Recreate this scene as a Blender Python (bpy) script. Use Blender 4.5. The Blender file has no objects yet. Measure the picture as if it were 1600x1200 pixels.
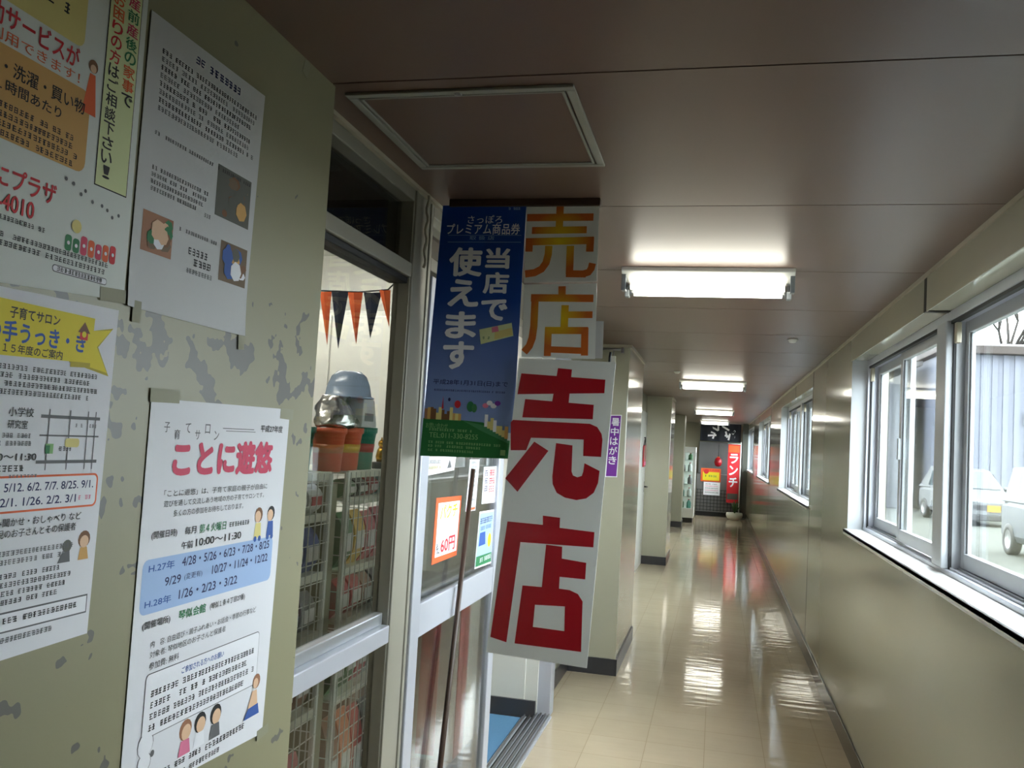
import bpy, bmesh, math, random
from mathutils import Vector, Matrix
random.seed(7)
SC = bpy.context.scene
COL = SC.collection
PI = math.pi

# ------------------------------------------------------------------ camera
def look_matrix(loc, yaw, pitch, roll):
    yaw, pitch, roll = (math.radians(a) for a in (yaw, pitch, roll))
    fw = Vector((math.sin(yaw)*math.cos(pitch), math.cos(yaw)*math.cos(pitch), math.sin(pitch)))
    r0 = Vector((math.cos(yaw), -math.sin(yaw), 0)); u0 = r0.cross(fw)
    r = r0*math.cos(roll) + u0*math.sin(roll)
    u = u0*math.cos(roll) - r0*math.sin(roll)
    m = Matrix((( r.x, u.x, -fw.x), (r.y, u.y, -fw.y), (r.z, u.z, -fw.z))).to_4x4()
    m.translation = loc
    return m
cam_d = bpy.data.cameras.new('camera'); cam = bpy.data.objects.new('camera', cam_d); COL.objects.link(cam)
cam_d.sensor_width = 36; cam_d.sensor_fit = 'HORIZONTAL'; cam_d.lens = 1367/1600*36
cam_d.clip_start = 0.05; cam_d.clip_end = 300
cam.matrix_world = look_matrix(Vector((0, 0, 1.55)), -13.345, 3.662, 3.230)
SC.camera = cam

# ------------------------------------------------------------------ world, exposure
W = bpy.data.worlds.new('overcast_sky'); SC.world = W; W.use_nodes = True
bg = W.node_tree.nodes['Background']; bg.inputs[0].default_value = (0.93, 0.955, 1.0, 1); bg.inputs[1].default_value = 12.0
vs = SC.view_settings
SC.display_settings.display_device = 'sRGB'
vs.view_transform = 'Standard'; vs.look = 'None'; vs.gamma = 1; vs.use_curve_mapping = False
vs.exposure = 0.75
TUBE = 9.0          # corridor tubes
SHOPTUBE = 24.0      # tubes inside the shop

# ------------------------------------------------------------------ materials
MATS = {}
def lin(c):
    return tuple(((x/255)/12.92 if x/255 <= .04045 else ((x/255+.055)/1.055)**2.4) for x in c)
def M(name, rgb=None, rough=.6, metal=0., spec=.5, var=0., vscale=8., bump=0., bscale=40., coat=0., emit=0., stretch=None):
    """procedural principled material; rgb in 0-255 sRGB; var = noise variation of the colour; bump = noise bump"""
    if name in MATS: return MATS[name]
    m = bpy.data.materials.new(name); m.use_nodes = True
    nt = m.node_tree; b = nt.nodes['Principled BSDF']; L = nt.links
    c = lin(rgb)
    b.inputs['Base Color'].default_value = (*c, 1); b.inputs['Roughness'].default_value = rough
    b.inputs['Metallic'].default_value = metal; b.inputs['Specular IOR Level'].default_value = spec
    b.inputs['Coat Weight'].default_value = coat; b.inputs['Coat Roughness'].default_value = .08
    if emit:
        b.inputs['Emission Color'].default_value = (*c, 1); b.inputs['Emission Strength'].default_value = emit
    if var or bump:
        tc = nt.nodes.new('ShaderNodeTexCoord'); mp = nt.nodes.new('ShaderNodeMapping')
        L.new(tc.outputs['Object'], mp.inputs['Vector'])
        if stretch: mp.inputs['Scale'].default_value = stretch
    if var:
        n = nt.nodes.new('ShaderNodeTexNoise'); n.inputs['Scale'].default_value = vscale; n.inputs['Detail'].default_value = 4
        L.new(mp.outputs[0], n.inputs['Vector'])
        r = nt.nodes.new('ShaderNodeMapRange'); r.inputs[3].default_value = 1-var; r.inputs[4].default_value = 1+var
        L.new(n.outputs[0], r.inputs[0])
        mx = nt.nodes.new('ShaderNodeVectorMath'); mx.operation = 'SCALE'; mx.inputs[0].default_value = c
        L.new(r.outputs[0], mx.inputs['Scale']); L.new(mx.outputs[0], b.inputs['Base Color'])
    if bump:
        n2 = nt.nodes.new('ShaderNodeTexNoise'); n2.inputs['Scale'].default_value = bscale; n2.inputs['Detail'].default_value = 2
        L.new(mp.outputs[0], n2.inputs['Vector'])
        bp = nt.nodes.new('ShaderNodeBump'); bp.inputs['Strength'].default_value = bump; bp.inputs['Distance'].default_value = .01
        L.new(n2.outputs[0], bp.inputs['Height']); L.new(bp.outputs[0], b.inputs['Normal'])
    MATS[name] = m
    return m
def glass_mat(name, tint=(245, 250, 250), refl=1.0):
    m = bpy.data.materials.new(name); m.use_nodes = True; nt = m.node_tree; nt.nodes.clear(); L = nt.links
    o = nt.nodes.new('ShaderNodeOutputMaterial'); mix = nt.nodes.new('ShaderNodeMixShader')
    t = nt.nodes.new('ShaderNodeBsdfTransparent'); g = nt.nodes.new('ShaderNodeBsdfGlossy'); f = nt.nodes.new('ShaderNodeFresnel')
    t.inputs[0].default_value = (*lin(tint), 1); g.inputs['Roughness'].default_value = .01; f.inputs[0].default_value = 1.45
    mu = nt.nodes.new('ShaderNodeMath'); mu.operation = 'MULTIPLY'; mu.inputs[1].default_value = refl; mu.use_clamp = True
    ge = nt.nodes.new('ShaderNodeNewGeometry'); io = nt.nodes.new('ShaderNodeMapRange'); io.inputs[3].default_value = 1.45; io.inputs[4].default_value = 1/1.45
    L.new(ge.outputs['Backfacing'], io.inputs[0]); L.new(io.outputs[0], f.inputs[0])   # thin pane: both faces reflect alike
    L.new(f.outputs[0], mu.inputs[0]); L.new(mu.outputs[0], mix.inputs[0]); L.new(t.outputs[0], mix.inputs[1]); L.new(g.outputs[0], mix.inputs[2])
    L.new(mix.outputs[0], o.inputs[0]); MATS[name] = m
    return m
glass_mat('glass'); glass_mat('shop_glass', (233, 234, 233), 1.0)

def floor_mat():
    m = M('floor_vinyl', (202, 186, 160), rough=.075, spec=.5, var=.10, vscale=3.0)
    nt = m.node_tree; b = nt.nodes['Principled BSDF']; L = nt.links
    tc = nt.nodes.new('ShaderNodeTexCoord')
    br = nt.nodes.new('ShaderNodeTexBrick'); br.offset = 0; br.squash = 1
    br.inputs['Scale'].default_value = 1; br.inputs['Brick Width'].default_value = .30; br.inputs['Row Height'].default_value = .30
    br.inputs['Mortar Size'].default_value = .0018; br.inputs['Mortar Smooth'].default_value = .3
    br.inputs['Color1'].default_value = (1, 1, 1, 1); br.inputs['Color2'].default_value = (.965, .96, .95, 1); br.inputs['Mortar'].default_value = (.74, .71, .66, 1)
    L.new(tc.outputs['Object'], br.inputs['Vector'])
    src = b.inputs['Base Color'].links[0].from_socket
    mx = nt.nodes.new('ShaderNodeMix'); mx.data_type = 'RGBA'; mx.blend_type = 'MULTIPLY'; mx.inputs[0].default_value = 1
    L.new(src, mx.inputs[6]); L.new(br.outputs[0], mx.inputs[7]); L.new(mx.outputs[2], b.inputs['Base Color'])
    # waxed surface, slightly wavy across the corridor
    mp = nt.nodes.new('ShaderNodeMapping'); mp.inputs['Scale'].default_value = (2.0, 9.0, 1)
    L.new(tc.outputs['Object'], mp.inputs['Vector'])
    n = nt.nodes.new('ShaderNodeTexNoise'); n.inputs['Scale'].default_value = 1.6; n.inputs['Detail'].default_value = 1.5
    L.new(mp.outputs[0], n.inputs['Vector'])
    bp = nt.nodes.new('ShaderNodeBump'); bp.inputs['Strength'].default_value = .22; bp.inputs['Distance'].default_value = .006
    L.new(n.outputs[0], bp.inputs['Height']); L.new(bp.outputs[0], b.inputs['Normal'])
    return m
floor_mat()

def peeled_mat():
    """painted wall board with patches where old tape has pulled the paint off"""
    m = M('peeled_wall', (142, 138, 109), rough=.42, spec=.4)
    nt = m.node_tree; b = nt.nodes['Principled BSDF']; L = nt.links
    tc = nt.nodes.new('ShaderNodeTexCoord'); sep = nt.nodes.new('ShaderNodeSeparateXYZ'); L.new(tc.outputs['Object'], sep.inputs[0])
    mp = nt.nodes.new('ShaderNodeMapping'); mp.inputs['Scale'].default_value = (1, .85, .85); L.new(tc.outputs['Object'], mp.inputs['Vector'])
    n = nt.nodes.new('ShaderNodeTexNoise'); n.inputs['Scale'].default_value = 25; n.inputs['Detail'].default_value = 2.0; n.inputs['Roughness'].default_value = .5
    L.new(mp.outputs[0], n.inputs['Vector'])
    # patches gather where notices used to hang (about chest to eye height)
    h = nt.nodes.new('ShaderNodeMapRange'); h.inputs[1].default_value = 1.45; h.inputs[2].default_value = 1.85
    h.inputs[3].default_value = 0; h.inputs[4].default_value = 1; L.new(sep.outputs[2], h.inputs[0])
    cv = nt.nodes.new('ShaderNodeFloatCurve'); L.new(h.outputs[0], cv.inputs[1])
    c = cv.mapping.curves[0]; c.points[0].location = (0, .45); c.points[1].location = (1, .1)
    c.points.new(.3, .85); c.points.new(.5, 1.0); c.points.new(.68, .85); c.points.new(.85, .35); cv.mapping.update()
    th = nt.nodes.new('ShaderNodeMapRange'); th.inputs[1].default_value = 0; th.inputs[2].default_value = 1
    th.inputs[3].default_value = .76; th.inputs[4].default_value = .57; L.new(cv.outputs[0], th.inputs[0])
    gt = nt.nodes.new('ShaderNodeMath'); gt.operation = 'GREATER_THAN'; L.new(n.outputs[0], gt.inputs[0]); L.new(th.outputs[0], gt.inputs[1])
    mx = nt.nodes.new('ShaderNodeMix'); mx.data_type = 'RGBA'
    mx.inputs[6].default_value = (*lin((142, 138, 109)), 1); mx.inputs[7].default_value = (*lin((103, 101, 95)), 1)
    L.new(gt.outputs[0], mx.inputs[0]); L.new(mx.outputs[2], b.inputs['Base Color'])
    bp = nt.nodes.new('ShaderNodeBump'); bp.inputs['Strength'].default_value = .4; bp.inputs['Distance'].default_value = -.001
    L.new(gt.outputs[0], bp.inputs['Height']); L.new(bp.outputs[0], b.inputs['Normal'])
peeled_mat()

def radial_ink():
    """orange print that turns yellow towards the middle of the sheet"""
    m = M('orange_yellow_ink', (196, 92, 28), rough=.5)
    nt = m.node_tree; b = nt.nodes['Principled BSDF']; L = nt.links
    tc = nt.nodes.new('ShaderNodeTexCoord'); mp = nt.nodes.new('ShaderNodeMapping')
    mp.inputs['Location'].default_value = (-.5, 0, -.55); L.new(tc.outputs['Generated'], mp.inputs['Vector'])
    mp.inputs['Scale'].default_value = (1, 0, 1)
    ln = nt.nodes.new('ShaderNodeVectorMath'); ln.operation = 'LENGTH'; L.new(mp.outputs[0], ln.inputs[0])
    r = nt.nodes.new('ShaderNodeValToRGB'); L.new(ln.outputs['Value'], r.inputs[0])
    e = r.color_ramp.elements; e[0].position = .05; e[0].color = (*lin((226, 196, 20)), 1); e[1].position = .42; e[1].color = (*lin((200, 98, 30)), 1)
    L.new(r.outputs[0], b.inputs['Base Color'])
radial_ink()
def poster_blue():
    m = M('poster_blue', (20, 60, 140), rough=.35, spec=.4)
    nt = m.node_tree; b = nt.nodes['Principled BSDF']; L = nt.links
    tc = nt.nodes.new('ShaderNodeTexCoord'); s = nt.nodes.new('ShaderNodeSeparateXYZ'); L.new(tc.outputs['Generated'], s.inputs[0])
    r = nt.nodes.new('ShaderNodeValToRGB'); L.new(s.outputs[2], r.inputs[0])
    e = r.color_ramp.elements; e[0].position = .12; e[0].color = (*lin((128, 150, 200)), 1); e[1].position = .62; e[1].color = (*lin((14, 66, 152)), 1)
    L.new(r.outputs[0], b.inputs['Base Color'])
poster_blue()

# structure colours
M('wall_paint', (158, 155, 134), rough=.38, spec=.5)
M('wall_panel_gloss', (174, 171, 151), rough=.11, spec=.62, bump=.05, bscale=2.2)
M('wall_white', (205, 205, 198), rough=.5)
M('ceiling_board', (110, 89, 78), rough=.36, spec=.36, bump=.015, bscale=3)
M('ceiling_gap', (30, 24, 20), rough=.8)
M('trim_cream', (176, 168, 148), rough=.4)
M('baseboard_dark', (58, 57, 60), rough=.28, var=.1)
M('baseboard_brown', (62, 57, 50), rough=.2, spec=.5)
M('joint_dark', (44, 40, 32), rough=.7)
M('aluminium', (196, 200, 204), rough=.32, metal=.75, spec=.5)
M('aluminium_door', (190, 193, 202), rough=.38, metal=.35)
M('bronze_frame', (150, 147, 134), rough=.4, metal=.25)
M('white_sash', (178, 182, 186), rough=.35, spec=.5)
M('white_sill', (236, 236, 234), rough=.3)
M('rubber_black', (24, 24, 25), rough=.6)
M('steel_grey', (150, 150, 150), rough=.3, metal=.9)
M('chrome', (200, 200, 205), rough=.12, metal=1)
M('tube_glow', (255, 252, 240), emit=TUBE); M('shop_tube_glow', (255, 252, 244), emit=SHOPTUBE)
M('fixture_white', (228, 228, 220), rough=.4)
M('plastic_grey', (150, 156, 160), rough=.5)
# paper and inks
M('paper', (222, 222, 226), rough=.7, var=.02, vscale=6); M('paper_grey', (194, 194, 194), rough=.65, var=.03, vscale=9)
M('paper_green', (214, 218, 212), rough=.65)
M('tape', (150, 148, 126), rough=.55, spec=.2)
INK = dict(black=(38, 36, 36), grey=(96, 96, 98), navy=(40, 44, 92), red=(205, 45, 52), pinkred=(200, 62, 92), orange=(220, 96, 48),
           green=(44, 120, 74), lightgreen=(128, 176, 112), blue=(52, 88, 160), bluebox=(158, 184, 222), yellow=(222, 204, 40), darkyellow=(176, 160, 40),
           tan=(206, 160, 92), paleyellow=(220, 206, 130), palegreen=(214, 222, 168), skin=(222, 184, 150), brown=(120, 82, 52), darkred=(158, 24, 34),
           white=(232, 232, 236), hill=(34, 110, 54), hill2=(66, 132, 84), purple=(118, 52, 150), photo1=(112, 92, 70), photo2=(160, 112, 84), photo3=(92, 92, 84), pink=(216, 120, 150))
for k, v in INK.items(): M('ink_'+k, v, rough=.6, spec=.3)
M('sign_white', (226, 228, 224), rough=.25, spec=.5); M('sign_red', (168, 24, 36), rough=.25, spec=.5)
M('wood_dark', (62, 42, 30), rough=.5, var=.2, vscale=14)

# ------------------------------------------------------------------ object helpers
def tag(o, label=None, cat=None, group=None, kind=None):
    if label: o['label'] = label
    if cat: o['category'] = cat
    if group: o['group'] = group
    if kind: o['kind'] = kind
    return o
def thing(name, loc, label, cat, group=None, kind=None):
    o = bpy.data.objects.new(name, None); o.empty_display_size = .05; COL.objects.link(o); o.location = loc
    return tag(o, label, cat, group, kind)
def dup(root, offset, label=None):
    c = root.copy(); COL.objects.link(c); c.location = root.location + Vector(offset)
    if label: c['label'] = label
    def rec(src, dst):
        for ch in list(src.children):
            n = ch.copy(); COL.objects.link(n); n.parent = dst; rec(ch, n)
    rec(root, c)
    return c

class MB:
    """collects faces in world coordinates and builds ONE mesh object"""
    def __init__(s): s.v = []; s.f = []; s.m = []; s.sm = []
    def add(s, vs, fs, mat, smooth=False):
        o = len(s.v); s.v += [tuple(p) for p in vs]
        for f in fs: s.f.append([i+o for i in f]); s.m.append(mat); s.sm.append(smooth)
        return s
    def box(s, x0, x1, y0, y1, z0, z1, mat):
        if x0 > x1: x0, x1 = x1, x0
        if y0 > y1: y0, y1 = y1, y0
        if z0 > z1: z0, z1 = z1, z0
        v = [(x, y, z) for z in (z0, z1) for y in (y0, y1) for x in (x0, x1)]
        return s.add(v, [(0, 2, 3, 1), (4, 5, 7, 6), (0, 1, 5, 4), (2, 6, 7, 3), (0, 4, 6, 2), (1, 3, 7, 5)], mat)
    def prism(s, pts, d, mat):
        """planar polygon (3D points) extruded by vector d"""
        n = len(pts); a = [Vector(p) for p in pts]; b = [p+Vector(d) for p in a]
        fs = [list(range(n))[::-1], list(range(n, 2*n))] + [(i, (i+1) % n, n+(i+1) % n, n+i) for i in range(n)]
        return s.add(a+b, fs, mat)
    def tube(s, path, r, mat, n=8, r2=None):
        P = [Vector(p) for p in path]; rings = []
        for i, p in enumerate(P):
            t = (P[min(i+1, len(P)-1)]-P[max(i-1, 0)]).normalized()
            a = t.cross(Vector((0, 0, 1)) if abs(t.z) < .9 else Vector((1, 0, 0))).normalized(); b = t.cross(a)
            rr = r if r2 is None else r+(r2-r)*i/(len(P)-1)
            rings.append([p+(a*math.cos(2*PI*k/n)+b*math.sin(2*PI*k/n))*rr for k in range(n)])
        v = [q for g in rings for q in g]; f = []
        for i in range(len(P)-1):
            f += [(i*n+k, i*n+(k+1) % n, (i+1)*n+(k+1) % n, (i+1)*n+k) for k in range(n)]
        f += [tuple(range(n))[::-1], tuple((len(P)-1)*n+k for k in range(n))]
        return s.add(v, f, mat, True)
    def lathe(s, prof, c, mat, n=20, axis='z', sq=(1, 1)):
        v = []; f = []
        for (r, h) in prof:
            for k in range(n):
                a = 2*PI*k/n; x, y = r*math.cos(a)*sq[0], r*math.sin(a)*sq[1]
                q = {'z': (x, y, h), 'x': (h, x, y), 'y': (x, h, y)}[axis]
                v.append((q[0]+c[0], q[1]+c[1], q[2]+c[2]))
        m = len(prof)
        for i in range(m-1):
            f += [(i*n+k, i*n+(k+1) % n, (i+1)*n+(k+1) % n, (i+1)*n+k) for k in range(n)]
        f += [tuple(range(n))[::-1], tuple((m-1)*n+k for k in range(n))]
        return s.add(v, f, mat, True)
    def ball(s, c, r, mat, n=12, sq=(1, 1, 1)):
        prof = [(max(.001, r*math.sin(PI*i/n))*sq[0], -r*math.cos(PI*i/n)*sq[2]) for i in range(n+1)]
        return s.lathe(prof, c, mat, n=max(12, n), sq=(1, sq[1]/sq[0]))
    def build(s, name, parent=None, bevel=0., label=None, kind=None, fixn=True):
        off = Vector((0, 0, 0)); p = parent
        while p is not None: off += p.location; p = p.parent
        me = bpy.data.meshes.new(name)
        me.from_pydata([tuple(Vector(p)-off) for p in s.v], [], s.f)
        slots = []
        for m in s.m:
            if m not in slots: slots.append(m)
        for m in slots: me.materials.append(MATS[m])
        for p, m, sm in zip(me.polygons, s.m, s.sm): p.material_index = slots.index(m); p.use_smooth = sm
        if fixn:
            bm = bmesh.new(); bm.from_mesh(me); bmesh.ops.recalc_face_normals(bm, faces=bm.faces[:]); bm.to_mesh(me); bm.free()
        me.update()
        o = bpy.data.objects.new(name, me); COL.objects.link(o)
        if parent is not None: o.parent = parent
        if bevel:
            b = o.modifiers.new('edges', 'BEVEL'); b.width = bevel; b.segments = 2; b.limit_method = 'ANGLE'; b.angle_limit = .7
        if label: o['label'] = label
        if kind: o['kind'] = kind
        return o
def struct(mb, name, bevel=0.):
    o = mb.build(name, bevel=bevel); o['kind'] = 'structure'; return o
def BOX(*a): return MB().box(*a)

# ------------------------------------------------------------------ lettering
GL = {}
def glyphs(body, bold=0.):
    key = (body, bold)
    if key not in GL:
        c = bpy.data.curves.new('lettering', 'FONT'); c.body = body; c.size = 1; c.fill_mode = 'FRONT'; c.resolution_u = 3; c.offset = bold
        o = bpy.data.objects.new('lettering', c); COL.objects.link(o)
        bpy.context.view_layer.update()
        me = bpy.data.meshes.new_from_object(o.evaluated_get(bpy.context.evaluated_depsgraph_get()))
        vs_ = [(v.co.x, v.co.y) for v in me.vertices]; fs = [tuple(p.vertices) for p in me.polygons]
        bpy.data.objects.remove(o); bpy.data.curves.remove(c); bpy.data.meshes.remove(me)
        GL[key] = (vs_, fs)
    return GL[key]

class Sheet:
    """a printed sheet: plane point = org + u*right + v*up, print lies a hair in front of the paper"""
    def __init__(s, org, right, up, bend=None):
        s.o = Vector(org); s.r = Vector(right); s.u = Vector(up); s.n = s.r.cross(s.u).normalized(); s.mb = MB(); s.bend = bend; s.k = 0
    def P(s, u, v, d=0.):
        if s.bend: d += s.bend(u, v)
        return s.o + s.r*u + s.u*v + s.n*d
    def slab(s, quad, mat, t=.0006, nu=1, nv=1):
        """quad: bl, br, tr, tl in (u,v)"""
        q = [Vector(p) for p in quad]; v = []; f = []
        for L in (0, t):
            for j in range(nv+1):
                for i in range(nu+1):
                    a, b = i/nu, j/nv
                    p = (q[0]*(1-a)+q[1]*a)*(1-b)+(q[3]*(1-a)+q[2]*a)*b
                    v.append(s.P(p.x, p.y, L))
        K = (nu+1)*(nv+1)
        for j in range(nv):
            for i in range(nu):
                k = j*(nu+1)+i; f += [(K+k, K+k+1, K+k+nu+2, K+k+nu+1), (k, k+nu+1, k+nu+2, k+1)]
        rim = [i for i in range(nu)]+[j*(nu+1)+nu for j in range(nv)]+[nv*(nu+1)+i for i in range(nu, 0, -1)]+[j*(nu+1) for j in range(nv, 0, -1)]
        for a, b in zip(rim, rim[1:]+rim[:1]): f.append((a, b, K+b, K+a))
        s.mb.add(v, f, mat); s.top = t
        return s
    def d(s, layer): return s.top + .0003 + .0003*layer
    def poly(s, pts, ink, layer=0):
        s.k += 1     # every shape a few microns above the one before, so overlaps never coincide
        s.mb.add([s.P(u, v, s.d(layer)+4e-6*(s.k % 60)) for u, v in pts], [tuple(range(len(pts)))], ink); return s
    def rect(s, u0, v0, u1, v1, ink, layer=0): return s.poly([(u0, v0), (u1, v0), (u1, v1), (u0, v1)], ink, layer)
    def rrect(s, u0, v0, u1, v1, r, ink, layer=0):
        pts = []
        for cx, cy, a0 in ((u1-r, v1-r, 0), (u0+r, v1-r, 90), (u0+r, v0+r, 180), (u1-r, v0+r, 270)):
            for k in range(5):
                a = math.radians(a0+k*22.5); pts.append((cx+r*math.cos(a), cy+r*math.sin(a)))
        return s.poly(pts, ink, layer)
    def disc(s, u, v, r, ink, layer=0, sy=1., n=14): return s.poly([(u+r*math.cos(2*PI*k/n), v+r*sy*math.sin(2*PI*k/n)) for k in range(n)], ink, layer)
    def text(s, body, u0, v0, u1, v1, ink, layer=1, bold=.02, shear=0.):
        vs_, fs = glyphs(body, 0)
        if not vs_: return s
        x0 = min(p[0] for p in vs_); x1 = max(p[0] for p in vs_); y0 = min(p[1] for p in vs_); y1 = max(p[1] for p in vs_)
        sx = (u1-u0)/max(x1-x0, 1e-6); sy = (v1-v0)/max(y1-y0, 1e-6)
        # heavier weights: the same outline struck again slightly beside itself
        bx = min(bold*.55*sx, .04*(u1-u0)); by = min(bold*.55*sy, .06*(v1-v0))
        for k, (a, b) in enumerate(((0, 0),) if bold <= 0 else ((-1, 0), (1, 0), (0, -1), (0, 1), (-.7, -.7), (.7, .7), (-.7, .7), (.7, -.7)) if bold > .05 else ((-1, 0), (1, 0), (0, -1), (0, 1)) if bold > .015 else ((-1, 0), (1, 0))):
            s.k += 1; kx = 1-2*bx/(u1-u0); ky = 1-2*by/(v1-v0)
            s.mb.add([s.P(u0+bx*(1+a)+(x-x0)*sx*kx+shear*(y-y0)*sy, v0+by*(1+b)+(y-y0)*sy*ky, s.d(layer)+4e-6*(s.k % 60)) for x, y in vs_], fs, ink)
        return s
    def vtext(s, body, u0, v0, u1, v1, inks, layer=1, bold=.02, gap=.12):
        n = len(body); h = (v1-v0)/n
        for i, ch in enumerate(body):
            ink = inks if isinstance(inks, str) else inks[min(i, len(inks)-1)]
            top = v1-i*h
            k = .25 if ch in 'っ！' else 0
            s.text(ch, u0+(u1-u0)*k, top-h*(1-gap/2), u1-(u1-u0)*k*.3, top-h*gap/2, ink, layer, bold)
        return s
    def stroke(s, pts, w, ink, layer=0):
        P = [Vector(p) for p in pts]; L = []; R = []
        for i, p in enumerate(P):
            t = (P[min(i+1, len(P)-1)]-P[max(i-1, 0)]).normalized(); n = Vector((-t.y, t.x))*w/2
            L.append(p+n); R.append(p-n)
        for i in range(len(P)-1):
            s.poly([(L[i].x, L[i].y), (R[i].x, R[i].y), (R[i+1].x, R[i+1].y), (L[i+1].x, L[i+1].y)], ink, layer)
        return s
    def fine(s, u0, u1, v, h, ink, seed=0, layer=0, fill=.9):
        """a line of print too small to read: a row of tiny broken strokes"""
        rnd = random.Random(int(u0*7919+v*104729)+seed); u = u0
        while u < u1-h*.5:
            w = h*rnd.uniform(.75, 1.0)
            if rnd.random() < fill:
                for k in range(3):
                    y = v+h*(.08+.36*k); a = rnd.uniform(0, .25)*w; b = w*rnd.uniform(.7, 1)
                    s.mb.add([s.P(p, q, s.d(layer)+2.6e-4) for p, q in ((u+a, y), (u+b, y), (u+b, y+h*.15), (u+a, y+h*.15))], [(0, 1, 2, 3)], ink)
                for k in range(rnd.choice((1, 2, 2))):
                    x = u+w*rnd.uniform(.1, .8); p, q = v+h*rnd.uniform(0, .2), v+h*rnd.uniform(.75, 1)
                    s.mb.add([s.P(*c, s.d(layer)+2.6e-4+(k+1)*2e-5) for c in ((x, p), (x+h*.14, p), (x+h*.14, q), (x, q))], [(0, 1, 2, 3)], ink)
            u += w*1.12
        return s
    def build(s, name, parent=None, label=None, cat=None, group=None, part_label=None):
        o = s.mb.build(name, parent, fixn=False, label=part_label)
        if cat: tag(o, label, cat, group)
        return o

# ================================================================== SETTING
ZC = 2.252; XR = .735; XP = -.79; XF = -.858; XW2 = -.945; YE = 22.5
WG = [(1.80, 5.28), (7.40, 10.88), (12.95, 16.50), (18.62, 22.1)]   # window openings in the right wall
struct(BOX(-4.6, .95, -4.2, YE+.2, -.06, 0, 'floor_vinyl'), 'floor')
mb = MB(); y = -4.12
while y < YE+.1:
    mb.box(-1.06, XR+.02, y+.0025, min(y+.93-.0025, YE+.1), ZC, ZC+.012, 'ceiling_board'); y += .93
y0 = 1.60 - .93*7
mb = MB()
for k in range(40):
    a = y0+.93*k
    if a > YE: break
    mb.box(-1.3, XR+.06, a+.0025, min(a+.93-.0025, YE+.15), ZC, ZC+.012, 'ceiling_board')
mb.box(-1.3, .95, -4.2, YE+.2, ZC+.013, ZC+.05, 'ceiling_gap')
struct(mb, 'ceiling')
# right wall: below the sills, between the windows, above the heads
SILL = 1.14; HEAD = 2.113; XO = .93
mb = MB(); mb.box(XR, XO, -4.2, YE+.2, 0, SILL, 'wall_panel_gloss')
ends = [-4.2]+[v for w in WG for v in w]+[YE+.2]
for i in range(0, len(ends), 2): mb.box(XR, XO, ends[i], ends[i+1], SILL, HEAD, 'wall_panel_gloss')
mb.box(XR, XO, -4.2, YE+.2, HEAD, ZC+.05, 'wall_panel_gloss')
struct(mb, 'wall_right')
n_trim = 0
def trim(mb, bevel=0.):
    global n_trim
    n_trim += 1
    return struct(mb, 'trim_%d' % n_trim, bevel)
trim(BOX(XR-.010, XR, -4.2, YE, ZC-.016, ZC, 'trim_cream'))
mb = MB()
for yj in (3.48, 5.33, 7.36, 8.98, 12.9, 16.6, 18.55): mb.box(XR-.0015, XR+.001, yj-.004, yj+.004, HEAD-.004, ZC-.016, 'joint_dark')
for yj in (7.36, 12.9, 18.55): mb.box(XR-.0012, XR+.001, yj-.003, yj+.003, .11, HEAD, 'joint_dark')
mb.box(XR-.004, XR+.001, 3.462, 3.500, HEAD-.004, ZC-.012, 'joint_dark'); mb.box(XR, .815, 3.462, 3.500, HEAD-.003, HEAD, 'joint_dark')
trim(mb)
trim(BOX(XR-.005, XR, -4.2, 3.455, HEAD-.006, ZC-.016, 'wall_paint'), .002)   # nearest header cover stands a little proud
trim(BOX(XR-.004, XR, 3.502, 5.325, HEAD-.004, ZC-.016, 'wall_paint'), .001)
mb = MB(); mb.box(XR-.012, XR, -4.2, YE-.9, 0, .112, 'baseboard_brown')
struct(mb, 'baseboard_right', .003)

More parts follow.
